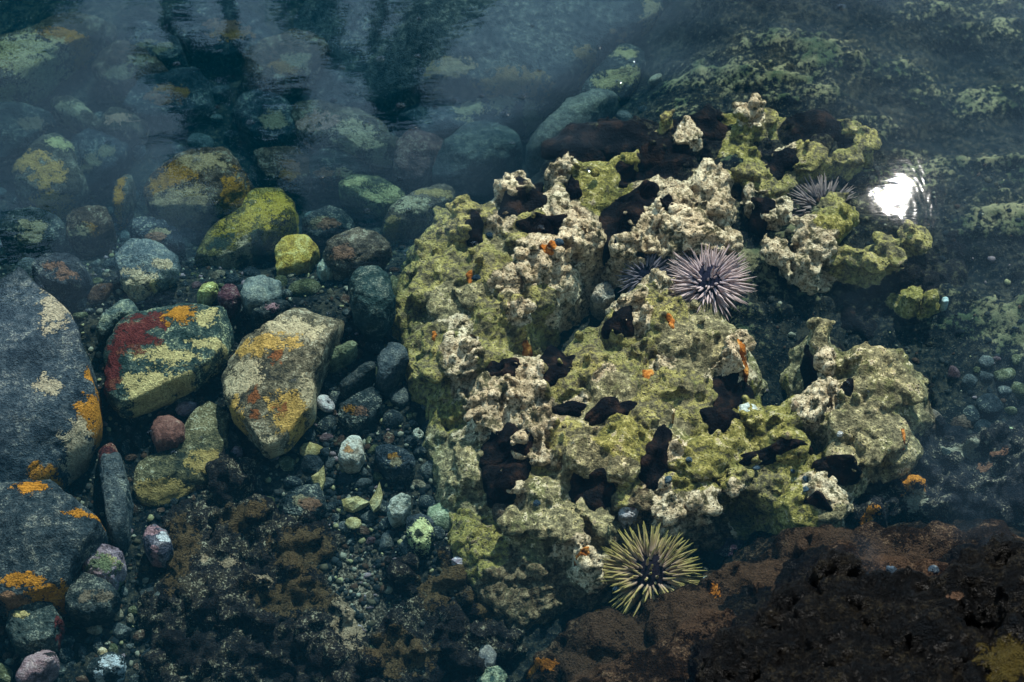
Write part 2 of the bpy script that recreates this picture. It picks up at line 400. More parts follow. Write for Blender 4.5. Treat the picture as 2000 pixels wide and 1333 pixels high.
def lobe_colours(me, lobes, table, seed):
    """each vertex takes the growth of the lobe it belongs to"""
    co = get_co(me); n = len(co); cen = np.array([l[0] for l in lobes]); rad = np.array([l[1] for l in lobes])
    wv = co + 0.008 * np.stack([fbm(co, 0.02, 2, seed + k) for k in range(3)], 1)
    best = np.full(n, 1e9); kind = np.zeros((n, 3))
    for c, r, l in zip(cen, rad, lobes):
        dd = np.linalg.norm(wv - c, axis=1) / r
        mk = dd < best; best[mk] = dd[mk]; kind[mk] = table[l[2]]
    return kind

CORAL = """860 496 40 g;836 531 28 g;825 573 28 g;867 548 25 g;881 594 38 o;948 538 55 g;1000 496 38 o;1053 503 46 t;1080 527 28 t;958 629 46 g;1000 615 24 t;
895 650 38 t;860 671 34 g;860 720 38 g;902 700 42 t;948 706 38 g;1021 755 52 t;958 776 34 p;1088 748 42 g;1151 720 42 g;1217 713 34 g;1158 671 28 g -.075;
1210 643 32 g;1238 615 36 t;1298 625 42 g;1263 580 18 g;1290 560 22 t;1196 773 50 o -.062;1273 797 46 g;1333 678 50 o;951 815 38 t;1070 829 42 t;1105 860 44 g;
1035 868 32 t;1158 825 46 o;1210 860 54 y;1263 870 38 y;1004 368 28 t;1105 322 20 t;1091 350 22 t;1158 364 48 y -.07;1224 315 18 y;1088 399 32 t;1123 431 32 t;
1154 452 24 t;906 413 22 g;941 427 28 g;986 438 26 t;1035 430 30 g;1273 371 28 t;1315 392 32 t;1263 427 42 t;1333 438 38 t;1337 280 18 t;1345 262 16 t;1298 238 14 g;
1440 273 36 y -.085;1468 217 22 t;1443 308 30 y -.085;1496 238 20 g;1482 262 20 g;1650 252 22 g;1685 280 20 g;1580 315 32 g;1545 305 22 t;1657 315 22 g;1600 290 22 k;
1380 350 32 t;1454 336 22 g;1489 360 27 g;1538 364 16 g;1324 396 26 t;1391 399 32 t;1468 385 18 t;1503 420 20 t;1535 410 14 t;1622 408 24 g;1640 426 22 y;1573 445 20 t;1615 448 26 y;
1310 468 38 t;1370 471 30 t;1422 475 20 t;1258 478 26 t;1225 492 22 t;1520 496 24 t;1500 478 13 t;1573 470 20 t;1598 492 30 t;1580 524 22 t;1636 513 18 g;1671 513 20 g;1720 490 22 g;1745 510 18 g;
1700 520 18 g;1783 470 28 g;1790 548 40 k -.10;1773 583 20 y -.095;1818 601 19 y -.10;1840 560 30 k -.12;1370 629 36 o;1398 660 36 o;1338 685 40 o;1370 706 36 o;1447 678 23 t;1433 710 28 t;
1405 730 28 t;1335 758 42 g;1380 769 32 g;1608 643 20 o;1605 676 16 o;1615 708 20 t;1650 713 24 o;1696 724 42 o;1738 713 30 o;1766 755 32 o;1720 766 48 o;1678 769 42 o;
1615 776 30 t;1587 783 20 t;1573 804 26 t;1664 818 44 o;1720 836 40 o;1741 860 26 o;1650 888 20 o;1700 885 30 o;1468 790 15 y;1465 812 22 y;1510 836 46 y;1423 846 42 y;
1538 871 40 y;1380 878 44 y;1352 815 40 g;1352 908 40 y;1320 890 26 t;1447 898 18 y;1335 985 34 t;1370 982 26 t;1433 954 18 t;1496 947 30 g;1552 982 26 y;1608 971 32 t;
1566 1013 26 y;1615 1003 24 o;1650 894 20 o;1671 922 22 o;1591 932 10 y;920 912 36 o -.10;937 954 32 o -.105;902 947 22 o -.11;1035 887 22 t;1088 887 22 t;1000 954 24 t;1035 943 32 g;
1070 964 32 o;1053 982 26 o;1010 1023 24 o;1063 1006 36 o;1088 1023 36 o;1053 1034 28 o;1098 1052 24 t;1123 1066 20 t;1151 1100 20 t;1133 1097 16 t;1158 999 28 o;1175 1024 22 o;
1147 901 42 o;1123 929 36 o;1210 918 28 o;1245 887 42 y;1333 911 30 o;1298 968 32 t;1308 1003 24 t;948 1052 36 m -.12;948 1076 40 m -.12;986 1076 28 m -.12;930 1094 22 m -.125;
972 1132 26 o -.125;1000 1153 38 b -.13;1035 1129 38 b -.125;976 1199 28 b -.14;1021 1206 28 b -.135;1080 1150 36 b -.13;1060 1190 34 b -.135;1120 1150 30 b -.13;1100 930 34 o;
1260 760 30 g;1310 720 30 t;1250 690 30 g;1290 660 28 g;1180 740 28 t;1120 790 24 t;1000 820 26 t;1000 860 20 t;1310 840 34 o;1300 930 28 o;1220 960 28 g;1255 985 26 b;1460 920 20 g;1400 930 22 o;
1110 480 26 t;1075 455 26 t;1010 470 22 g;900 455 26 g;880 520 26 g;925 580 26 o;985 560 34 t;1030 550 28 t;1045 575 22 g;
1130 275 30 k -.085;1190 268 30 k -.085;1250 262 28 k -.085;1290 300 34 k -.08;1320 330 30 k -.08;1385 245 26 k -.085;1590 255 34 k -.095;1640 290 26 k -.09;1500 310 26 k -.09;1545 270 24 k -.09;1400 290 24 k -.09;
1700 560 34 k -.13;1650 575 32 k -.13;1740 620 36 k -.135;1680 650 36 k -.13;1800 660 40 k -.14;1620 560 30 k -.125;1560 570 28 k -.125;1850 500 34 k -.12;1720 430 34 k -.13;1770 400 30 k -.12;
830 620 26 m -.12;815 600 20 m -.13;835 660 26 g -.12;850 760 24 m -.125;880 790 26 m -.12;900 830 26 m -.12;880 860 24 o -.13;905 880 26 o -.12;850 470 20 g -.11;870 440 20 g -.11;900 985 24 o -.13;930 1000 26 o -.125;960 1000 24 o -.11;870 910 20 o -.14;
925 800 22 m -.105;835 700 20 g -.12;900 1020 18 b -.145;950 900 26 o -.095;960 850 24 t -.09;1075 1090 26 b -.12;1110 1110 24 b -.12;
815 545 18 m -.10;812 640 20 m -.125;822 690 22 m -.125;838 735 22 m -.12;858 800 22 m -.125;870 840 22 m -.13;862 880 20 o -.13;880 935 22 o -.13;885 975 20 b -.135;915 1035 20 m -.13;1190 1075 26 b -.12;1230 1050 26 b -.11;1290 1040 26 b -.11;1350 1030 24 b -.11;1180 1120 20 b -.125;
1700 960 24 k -.11;1680 1000 22 k -.115;1760 890 22 b -.11;1790 820 20 b -.11;1800 770 18 k -.11"""
def coral_z(x, y):
    z = -0.062 if x > 1000 else -0.07
    if x < 900: z = -0.085
    if y < 360: z = -0.066
    if x > 1480 and y < 620: z = -0.075
    if y > 920: z = -0.078
    return z
COR_L = lobes_from(CORAL, coral_z, 0.006, 3)
def hole(x, y, rx, ry, z):
    p = P(x, y, z); s = mpp(x, y, z); return (p[0], p[1], rx * s, ry * s / 0.82, z)
HOLES = [hole(1170, 545, 78, 40, -0.086), hole(1100, 645, 68, 36, -0.076), hole(1268, 530, 45, 34, -0.115), hole(1410, 560, 85, 58, -0.12), hole(1480, 590, 45, 70, -0.13), hole(1515, 722, 60, 52, -0.105),
         hole(1560, 905, 45, 22, -0.12), hole(1600, 420, 60, 40, -0.12), hole(1060, 903, 16, 14, -0.085), hole(1415, 1050, 60, 36, -0.15)]
coral_me, cc, cr_ = lumpy_mass('coral_rock', COR_L, 0.0021, -0.42, 3600, 7, holes=HOLES, slope=3.2, fill=0.005, squeeze=True, ksize=(0.0018, 0.0055))
T = dict(t=(0.95, 0.15, 0), p=(0.85, 0.1, 0), g=(0.15, 0.6, 0), o=(0.42, 0.35, 0), y=(0.3, 0.95, 0), b=(0.1, 0.1, 0.55), k=(0.0, 0.12, 1.0), m=(0.2, 0.75, 0.15))
set_attr(coral_me, 'msk', lobe_colours(coral_me, COR_L, T, 60))
m, nt = new_mat('coral_rock'); v = world_vec(nt); _, ch = attr(nt, 'msk')
n0 = noise_node(nt, v, 26, 4, 0.6, 0.4); n1 = noise_node(nt, v, 62, 6, 0.65, 0.5); n2 = noise_node(nt, v, 190, 5, 0.65); n3 = noise_node(nt, v, 640, 3, 0.6)
def two(a, b, k=0.5): return math_(nt, 'MULTIPLY_ADD', a, k, math_(nt, 'MULTIPLY', b, 1 - k))
green = ramp(nt, two(n2, n1, 0.55), [(0.40, (0.022, 0.034, 0.012)), (0.5, (0.10, 0.094, 0.028)), (0.6, (0.26, 0.205, 0.078))])
tan = ramp(nt, two(n2, n0), [(0.39, (0.18, 0.115, 0.06)), (0.48, (0.43, 0.29, 0.165)), (0.60, (0.68, 0.50, 0.31))])
olive = ramp(nt, two(n1, n2), [(0.40, (0.056, 0.044, 0.022)), (0.5, (0.19, 0.142, 0.072)), (0.6, (0.40, 0.30, 0.175))])
yel = ramp(nt, two(n1, n2), [(0.40, (0.042, 0.042, 0.014)), (0.5, (0.2, 0.152, 0.038)), (0.6, (0.45, 0.335, 0.12))])
dark = ramp(nt, two(n1, n2), [(0.40, (0.004, 0.004, 0.005)), (0.52, (0.014, 0.012, 0.011)), (0.62, (0.06, 0.052, 0.028))])
brown = ramp(nt, n2, [(0.38, (0.022, 0.014, 0.008)), (0.5, (0.09, 0.058, 0.03)), (0.62, (0.25, 0.17, 0.09))])
rag = math_(nt, 'ADD', math_(nt, 'MULTIPLY', math_(nt, 'SUBTRACT', n1, 0.5), 3.0), math_(nt, 'MULTIPLY', math_(nt, 'SUBTRACT', n2, 0.5), 2.4))
ty = step_(nt, math_(nt, 'ADD', ch[1], rag), 0.35, 0.75)
base = mix(nt, ty, olive, yel)
ng = step_(nt, math_(nt, 'ADD', math_(nt, 'MULTIPLY', math_(nt, 'SUBTRACT', n0, 0.5), 3.5), rag), 0.1, 0.6)
base = mix(nt, math_(nt, 'MULTIPLY', ng, 0.7), base, green)
tt = step_(nt, math_(nt, 'ADD', ch[0], rag), 0.55, 1.0)
base = mix(nt, math_(nt, 'MULTIPLY', tt, 0.95), base, tan)
tb = step_(nt, math_(nt, 'ADD', ch[2], math_(nt, 'MULTIPLY', rag, 0.6)), 0.25, 0.45)
base = mix(nt, tb, base, brown)
tk = step_(nt, math_(nt, 'ADD', ch[2], math_(nt, 'MULTIPLY', rag, 0.35)), 0.62, 0.8)
base = mix(nt, tk, base, dark)
vo = nt.nodes.new('ShaderNodeTexVoronoi'); vo.inputs['Scale'].default_value = 260; nt.links.new(v, vo.inputs['Vector'])
pitm = math_(nt, 'MULTIPLY', step_(nt, vo.outputs['Distance'], 0.30, 0.16), step_(nt, n1, 0.44, 0.54))
base = mix(nt, math_(nt, 'MULTIPLY', pitm, 0.85), base, (0.02, 0.018, 0.012))
fine = math_(nt, 'MULTIPLY_ADD', n3, 2.0, 0.0)
sc_ = nt.nodes.new('ShaderNodeVectorMath'); sc_.operation = 'SCALE'; nt.links.new(base, sc_.inputs[0]); nt.links.new(fine, sc_.inputs['Scale'])
hh_ = math_(nt, 'SUBTRACT', math_(nt, 'MULTIPLY_ADD', n2, 0.9, math_(nt, 'MULTIPLY', n3, 0.5)), math_(nt, 'MULTIPLY', pitm, 0.3))
finish(nt, sc_.outputs[0], hh_, 1.0, 0.006, 0.85, 0.05)
coral = recentre(link('coral_rock', coral_me, m), -0.2)
tag(coral, 'large knobbly coral rock crusted with tan and olive green growth in the middle', 'coral rock')
CORAL_BVH = BVHTree.FromObject(coral, bpy.context.evaluated_depsgraph_get())
coral_off = Vector(coral.location)
def coral_top(x, y):
    h = CORAL_BVH.ray_cast(Vector((x, y, 1)) - coral_off, Vector((0, 0, -1)))
    if h[0] is None: return None, None
    return np.array(h[0] + coral_off), np.array(h[1])
def coral_hit(px, py):
    d = ray(px, py); h = CORAL_BVH.ray_cast(Vector(EYE) - coral_off, Vector(d))
    if h[0] is None: return None
    return np.array(h[0] + coral_off)

# dark mounds and the foreground rock
def mound(name, label, cat, text, voxel, knobs, seed, base, patches, msk=None, foot=-0.22, amp=(0.004, 0.003, 0.0014), slope=1.2, speck=(0.4, 0.32, 0.2), speck_amt=0.5, rough=0.8, spec=0.1, ksize=(0.003, 0.009)):
    lb = lobes_from(text, lambda x, y: -0.13, 0.006, seed)
    if name in ('shore_rock', 'algae_boulder', 'dark_reef_rock'): lb = [(c + np.array([0, 0, 0.008 if name == 'shore_rock' else 0.022]), r, k, z) for c, r, k, z in lb]
    me, c, r = lumpy_mass(name, lb, voxel, foot, knobs, seed, slope=slope, amp=amp, cell=0.005, ksize=ksize)
    co = get_co(me)
    if msk is not None: set_attr(me, 'msk', msk(co))
    return tag(recentre(link(name, me, stone_mat(base, patches, speck, speck_amt, 1.0, 0.8, rough, spec)), -0.2), label, cat)

def spots(co, items):
    """crust masks: items = (x px, y px, rx px, ry px, channel, z)"""
    out = np.zeros((len(co), 3))
    for (x, y, rx, ry, c, z) in items:
        p = P(x, y, z); s = mpp(x, y, z)
        d = np.hypot((co[:, 0] - p[0]) / (rx * s), (co[:, 1] - p[1]) / (ry * s / 0.82))
        out[:, c] = np.maximum(out[:, c], np.clip(1.35 - 0.85 * d, 0, 0.95))
    return out

BLACKB = ((0.006, 0.005, 0.005), (0.016, 0.013, 0.012), (0.05, 0.036, 0.022))
mound('algae_boulder', 'low dark brown algae covered boulder flecked with shell grit in the foreground', 'boulder',
      "450 965 48 d -.145;395 1080 75 d -.14;500 1080 75 d -.14;440 1190 95 d -.14;560 1180 80 d -.145;340 1220 60 d -.15;480 1300 90 d -.145;620 1290 80 d -.15;600 1090 60 d -.15;"
      "800 1160 62 d -.155;860 1230 80 d -.15;800 1290 80 d -.15;920 1300 60 d -.145;740 1350 70 d -.15;650 1380 90 d -.15;880 1160 50 d -.15;360 1330 70 d -.15;980 1270 50 d -.145",
      0.0034, 340, 21, BLACKB, ((0.085, 0.05, 0.022), (0.30, 0.2, 0.115), (0.3, 0.1, 0.02)),
      lambda co: spots(co, [(600, 1110, 60, 40, 0, -.14), (480, 1040, 40, 25, 0, -.14), (360, 1110, 30, 60, 0, -.14), (590, 1190, 80, 25, 0, -.14), (690, 1230, 28, 60, 1, -.15), (870, 1170, 50, 40, 0, -.15), (700, 1120, 30, 18, 1, -.15), (520, 1160, 18, 10, 1, -.14),
                        (960, 1200, 40, 30, 0, -.14), (780, 1310, 60, 30, 0, -.15), (405, 1130, 8, 8, 1, -.14), (455, 1130, 20, 8, 1, -.14)]), amp=(0.010, 0.006, 0.003))
mound('dark_reef_rock', 'dark algae covered reef rock with rusty orange sponge spots at the right edge', 'reef rock',
      "1760 930 50 d -.14;1850 910 60 d -.14;1950 930 70 d -.14;1810 1000 55 d -.13;1900 1010 60 d -.13;1980 1010 60 d -.125;1720 1000 40 d -.135;1980 880 40 d -.15;1690 1030 30 d -.12;2050 950 80 d -.13",
      0.0034, 160, 22, ((0.006, 0.007, 0.009), (0.018, 0.017, 0.018), (0.05, 0.042, 0.034)), ((0.55, 0.2, 0.03), (0.2, 0.09, 0.05), (0.28, 0.24, 0.16)),
      lambda co: spots(co, [(1775, 970, 22, 26, 0, -.125), (1692, 1030, 16, 10, 0, -.11), (1590, 1043, 10, 8, 0, -.12), (1925, 925, 20, 8, 1, -.13), (1870, 900, 40, 10, 2, -.13), (1780, 1000, 20, 12, 2, -.12)]))
def fg_mask(co):
    m = spots(co, [(1200, 1240, 80, 40, 0, -.08), (1350, 1210, 90, 50, 0, -.06), (1480, 1130, 90, 45, 0, -.05), (1600, 1070, 80, 25, 0, -.06), (1760, 1090, 80, 35, 0, -.03), (1150, 1300, 70, 40, 0, -.08), (1060, 1295, 25, 8, 1, -.09),
                   (1395, 1148, 12, 12, 1, -.05), (1160, 1190, 30, 6, 1, -.1), (1860, 1180, 18, 8, 0, .03), (1970, 1290, 50, 45, 2, .07)])
    return m
mound('shore_rock', 'black wet rock rising out of the water in the bottom right corner', 'rock',
      "1630 1122 36 d .002;1505 1214 24 d .001;1560 1180 28 d .003;1700 1190 48 d .008;1600 1250 70 d .014;1780 1235 80 d .018;1932 1122 46 d .006;1950 1190 80 d .02;1455 1290 48 d .008;1520 1330 70 d .018;1660 1330 100 d .03;1850 1330 110 d .04;"
      "1985 1120 40 d .008;2050 1200 100 d .03;1440 1360 60 d .014;1985 1290 44 d .05;2020 1340 70 d .06;1560 1420 110 d .035;1750 1440 140 d .05;2000 1440 160 d .06;1650 1180 40 d .006;1860 1180 50 d .008",
      0.0034, 30, 23, ((0.0006, 0.0006, 0.0006), (0.0014, 0.0013, 0.0012), (0.0045, 0.0036, 0.0024)), ((0.06, 0.034, 0.02), (0.3, 0.1, 0.015), (0.035, 0.026, 0.006)),
      lambda co: spots(co, [(1970, 1290, 50, 45, 2, .07), (1860, 1180, 14, 6, 0, .02)]), amp=(0.007, 0.005, 0.003), speck=(0.05, 0.04, 0.022), speck_amt=0.2, rough=0.3, spec=0.8)
mound('sunken_ledge', 'smooth reddish brown sunken ledge sloping up to the black shore rock', 'rock',
      "1200 1255 74 d -.085;1350 1225 70 d -.06;1450 1160 58 d -.055;1560 1090 50 d -.055;1700 1090 55 d -.04;1850 1075 48 d -.04;1300 1330 90 d -.05;1750 1140 44 d -.016;1830 1135 40 d -.014;1130 1310 50 d -.09;1200 1380 90 d -.06;1400 1260 70 d -.035;1640 1110 50 d -.026;1290 1205 30 d -.08;1950 1070 50 d -.035;1080 1320 36 d -.1;1500 1150 50 d -.05;1620 1070 46 d -.055;1780 1075 46 d -.045",
      0.0034, 60, 24, ((0.004, 0.003, 0.0025), (0.010, 0.0065, 0.0045), (0.05, 0.029, 0.017)), ((0.045, 0.026, 0.015), (0.3, 0.1, 0.015), (0.2, 0.14, 0.02)),
      fg_mask, amp=(0.004, 0.002, 0.001), speck=(0.16, 0.11, 0.06), speck_amt=0.35, rough=0.7, spec=0.1)

# ---------------------------------------------------------------- single stones
def point_in(poly, x, y):
    c = False; n = len(poly); j = n - 1
    for i in range(n):
        xi, yi = poly[i]; xj, yj = poly[j]
        if (yi > y) != (yj > y) and x < (xj - xi) * (y - yi) / (yj - yi) + xi: c = not c
        j = i
    return c
STONE_POLYS = []; LANDMARKS = []
def landmark(x, y):
    return min(LANDMARKS, key=lambda l: (l[1] - x) ** 2 + (l[2] - y) ** 2)[0]
def stone(name, label, poly, top, h, mat, cat='rock', sub=5, facets=0, rough=0.085, tilt=(0, 0), e=0.6, crusts=(), seed=None, group=None, register=True):
    """a stone whose outline is traced in the photograph; top: height of its upper face, h: thickness"""
    poly = [(poly[i], poly[i + 1]) for i in range(0, len(poly), 2)]
    if register: STONE_POLYS.append(poly)
    seed = seed if seed is not None else (int(poly[0][0] * 7 + poly[0][1] * 13) % 9973)
    mx_, my_ = sum(p[0] for p in poly) / len(poly), sum(p[1] for p in poly) / len(poly)
    for _ in range(2 if register and (mx_ < 945 or my_ < 240) else 0):                # it rests on the bed
        b_ = float(bed_z(P(mx_, my_, top)[None, :2])[0]); top = b_ + (0.8 if my_ > 420 else 0.62) * h + 0.006
    if register and name not in ('flat_stone', 'hidden_slab'): LANDMARKS.append((name.replace('_', ' '), mx_, my_))
    h *= 0.8; zc = top - 0.42 * h; facets = facets + (3 if sub == 5 else 1)
    W = np.array([P(x, y, zc + 0.1 * h)[:2] for x, y in poly]); c = W.mean(0)
    if my_ < 330: W = c + (W - c) * 1.12
    ang = np.arctan2(W[:, 1] - c[1], W[:, 0] - c[0]); rd = np.hypot(W[:, 0] - c[0], W[:, 1] - c[1])
    o = np.argsort(ang); ang, rd = ang[o], rd[o]
    A = np.linspace(-math.pi, math.pi, 361)
    # radius of the polygon in each direction
    pts = np.column_stack([np.cos(ang) * rd, np.sin(ang) * rd]); Rr = np.zeros(361)
    for k, a in enumerate(A):
        dv = np.array([math.cos(a), math.sin(a)]); best = 0
        for i in range(len(pts)):
            p, q = pts[i], pts[(i + 1) % len(pts)]; s_ = q - p
            den = dv[0] * s_[1] - dv[1] * s_[0]
            if abs(den) < 1e-12: continue
            t = (p[0] * s_[1] - p[1] * s_[0]) / den; u = (p[0] * dv[1] - p[1] * dv[0]) / den
            if t > 0 and -1e-6 <= u <= 1 + 1e-6: best = max(best, t)
        Rr[k] = best
    k_ = 5; Rs = np.convolve(np.concatenate([Rr[-k_ - 1:-1], Rr, Rr[1:k_ + 1]]), np.ones(2 * k_ + 1) / (2 * k_ + 1), 'valid')
    v, f = ico(sub)
    th = np.arctan2(v[:, 1], v[:, 0]); rho = np.hypot(v[:, 0], v[:, 1])
    rr = np.interp(th, A, Rs) * np.clip(rho, 0, 1) ** 0.85
    z = np.sign(v[:, 2]) * np.abs(v[:, 2]) ** e * h * 0.5
    deep = max(h * 0.5, zc - float(bed_z(np.array([c]))[0]) + 0.006); z = np.where(z < 0, z / (h * 0.5) * deep, z)
    co = np.column_stack([np.cos(th) * rr, np.sin(th) * rr, z])
    r_ = np.random.RandomState(seed); size = float(rd.mean())
    for k in range(facets):
        a = r_.uniform(0, 2 * math.pi); el = r_.choice([r_.uniform(0.1, 0.7), r_.uniform(0.9, 1.45)])
        nrm = np.array([math.cos(a) * math.cos(el), math.sin(a) * math.cos(el), math.sin(el)])
        dd = co @ nrm; lim = np.quantile(dd, r_.uniform(0.86, 0.965) if el > 0.8 else r_.uniform(0.95, 0.99)); ex = np.maximum(dd - lim, 0); co = co - nrm * (ex * 0.93)[:, None]
    co[:, 2] += co[:, 0] * tilt[0] + co[:, 1] * tilt[1]
    wp = co + np.array([c[0], c[1], zc])
    nrm = co / np.maximum(np.linalg.norm(co, axis=1), 1e-6)[:, None]
    dis = rough * size * (fbm(wp, size * 0.7, 3, seed) + 0.45 * fbm(wp, size * 0.16, 3, seed + 5, 0.6)) + 0.0009 * fbm(wp, 0.006, 2, seed + 9) - 0.0022 * smoothstep(0.10, 0.0, np.abs(fbm(wp, size * 0.55, 3, seed + 13)))
    wp = wp + nrm * dis[:, None]
    me = mesh_from(wp, f, name)
    set_attr(me, 'msk', spots(wp, [(*s, top) for s in crusts]))
    if my_ < 450:                                                    # far stones' colour turned down so the mirrored palms read darker
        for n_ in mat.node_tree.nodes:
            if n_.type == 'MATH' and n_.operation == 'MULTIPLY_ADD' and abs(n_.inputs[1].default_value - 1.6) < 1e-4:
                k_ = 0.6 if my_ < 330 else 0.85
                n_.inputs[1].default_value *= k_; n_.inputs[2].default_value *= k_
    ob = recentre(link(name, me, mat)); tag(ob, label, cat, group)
    return ob

GREY = ((0.014, 0.021, 0.026), (0.034, 0.044, 0.049), (0.078, 0.082, 0.08))
DARK = ((0.007, 0.011, 0.011), (0.022, 0.027, 0.026), (0.06, 0.06, 0.05))
TANB = ((0.02, 0.015, 0.01), (0.06, 0.046, 0.03), (0.15, 0.11, 0.07))
BROWN = ((0.03, 0.022, 0.015), (0.09, 0.062, 0.04), (0.2, 0.14, 0.09))
ORG, YEL, RED, CRM = (0.36, 0.14, 0.014), (0.40, 0.30, 0.12), (0.085, 0.017, 0.014), (0.40, 0.30, 0.165)
PINK = (0.28, 0.145, 0.14)

stone('stone_slab', 'big flat grey slab with orange crust along its right edge at the left border', [-60, 560, 60, 530, 120, 590, 160, 650, 190, 740, 190, 800, 160, 870, 90, 915, 0, 955, -120, 900], -0.085, 0.10,
      stone_mat(GREY, (ORG, (0.33, 0.25, 0.15), (0.05, 0.05, 0.045)), speck_amt=0.25), facets=9, e=0.3, tilt=(0, 0.1), crusts=[(170, 785, 26, 30, 0), (80, 890, 30, 18, 0), (180, 715, 14, 16, 0), (140, 840, 30, 40, 1), (110, 600, 30, 50, 1), (90, 745, 25, 16, 1)])
stone('slate_slab', 'angular dark slate slab with rusty orange ledges in the lower left', [-60, 960, 60, 930, 100, 945, 205, 1030, 190, 1060, 140, 1110, 125, 1165, 30, 1180, -60, 1150], -0.09, 0.09,
      stone_mat(((0.009, 0.015, 0.018), (0.025, 0.034, 0.036), (0.062, 0.066, 0.06)), (ORG, (0.2, 0.1, 0.05), YEL), speck_amt=0.3), facets=7, e=0.35, crusts=[(60, 955, 32, 12, 0), (100, 1150, 55, 26, 0), (170, 1000, 40, 6, 0), (40, 1120, 40, 10, 0), (20, 1150, 30, 8, 1)])
stone('crusted_rock', 'dark rock with pale yellow, red and orange crusts beside the grey slab', [195, 690, 225, 640, 270, 600, 330, 577, 400, 580, 440, 605, 452, 650, 440, 690, 380, 740, 300, 775, 230, 800, 200, 770], -0.10, 0.07,
      stone_mat(((0.012, 0.022, 0.018), (0.03, 0.045, 0.038), (0.10, 0.11, 0.07)), (YEL, RED, ORG), speck=(0.4, 0.38, 0.2), speck_amt=0.7), facets=3, crusts=[(325, 690, 70, 15, 0), (300, 745, 65, 22, 0), (280, 770, 30, 25, 0), (400, 612, 22, 18, 0), (400, 665, 40, 9, 0), (370, 730, 60, 12, 0), (260, 650, 45, 35, 1), (215, 720, 18, 30, 1), (300, 620, 30, 18, 1), (350, 608, 30, 24, 2)])
stone('wedge_rock', 'triangular tan and orange crusted rock standing between pebbles', [425, 720, 450, 690, 520, 640, 590, 600, 650, 562, 672, 590, 660, 650, 630, 700, 615, 740, 612, 790, 560, 850, 520, 872, 480, 830, 445, 790], -0.095, 0.08,
      stone_mat(((0.025, 0.024, 0.018), (0.09, 0.072, 0.042), (0.24, 0.185, 0.11)), (CRM, (0.42, 0.24, 0.06), (0.18, 0.06, 0.02)), speck_amt=0.4), facets=6, e=0.45, crusts=[(640, 580, 28, 22, 0), (570, 640, 55, 26, 0), (470, 725, 38, 30, 0), (530, 850, 30, 20, 0), (600, 760, 18, 30, 0), (520, 670, 60, 18, 1), (450, 790, 20, 30, 1), (560, 790, 40, 30, 1), (540, 700, 12, 12, 2), (492, 765, 12, 12, 2), (543, 787, 12, 12, 2), (495, 798, 12, 8, 2)])
stone('algae_rock', 'yellow green algae coated rock lying in the palm reflection', [360, 505, 400, 460, 470, 420, 490, 375, 550, 372, 580, 395, 578, 430, 540, 470, 480, 495, 420, 510], -0.13, 0.07,
      stone_mat(((0.018, 0.02, 0.01), (0.075, 0.06, 0.016), (0.2, 0.15, 0.035)), ((0.36, 0.24, 0.035), CRM, (0.02, 0.04, 0.03)), speck_amt=0.2), facets=4, crusts=[(530, 400, 45, 30, 0), (470, 445, 45, 25, 0), (420, 490, 45, 14, 1), (480, 465, 20, 12, 1), (500, 460, 18, 12, 2), (430, 460, 25, 10, 2)])
stone('yellow_stone', 'small bright yellow block shaped stone below the algae rock', [535, 490, 560, 465, 600, 463, 622, 485, 605, 515, 575, 530, 540, 535], -0.15, 0.035, stone_mat(((0.16, 0.09, 0.02), (0.36, 0.22, 0.035), (0.5, 0.35, 0.1)), speck_amt=0.1), sub=4, facets=6, cat='stone', e=0.45)
stone('orange_slab', 'long slab with orange crusted upper face in the top left corner', [-40, 110, 60, 70, 130, 45, 195, 45, 200, 70, 140, 100, 80, 150, 20, 180, -40, 190], -0.17, 0.09,
      stone_mat(TANB, (ORG, (0.45, 0.33, 0.16), YEL), speck_amt=0.3), facets=3, e=0.45, crusts=[(30, 120, 40, 25, 0), (120, 70, 50, 14, 0), (60, 110, 70, 40, 1), (10, 165, 30, 14, 2)])
stone('pale_orange_stone', 'faint orange brown stone just right of the orange slab', [150, 45, 190, 40, 225, 55, 215, 80, 180, 75, 155, 65], -0.20, 0.03, stone_mat(TANB, speck_amt=0.2), sub=4, facets=3, cat='stone')
stone('tan_boulder', 'tan and rust boulder with worn humped top at the left', [25, 340, 60, 300, 110, 250, 140, 265, 150, 310, 170, 360, 150, 400, 90, 405, 40, 390], -0.13, 0.09,
      stone_mat(TANB, ((0.4, 0.2, 0.05), YEL, DARK[0]), speck_amt=0.3), facets=4, crusts=[(95, 340, 30, 22, 0), (60, 315, 40, 18, 0), (110, 270, 22, 16, 1), (90, 380, 40, 16, 0)])
stone('curved_stone', 'curved tan topped stone above the tan boulder', [100, 200, 140, 196, 165, 212, 195, 240, 200, 262, 170, 255, 140, 232, 110, 222], -0.18, 0.05, stone_mat(TANB, (CRM, RED, ORG), speck_amt=0.3), sub=4, cat='stone', crusts=[(150, 210, 40, 12, 0)])
stone('pinkish_stone', 'pinkish brown stone right of the curved tan stone', [200, 235, 215, 218, 250, 218, 285, 240, 280, 262, 240, 268, 205, 260], -0.18, 0.045, stone_mat(TANB, ((0.36, 0.2, 0.12), RED, ORG), speck_amt=0.2), sub=4, cat='stone', facets=3, crusts=[(235, 232, 30, 12, 0)])
stone('dark_left_rock', 'dark blue grey rock at the left border above the tan boulder', [-30, 215, 40, 210, 90, 220, 105, 250, 60, 285, 10, 305, -40, 300], -0.17, 0.07, stone_mat(DARK, (TANB[2], RED, ORG)), facets=4, crusts=[(60, 235, 30, 14, 0)])
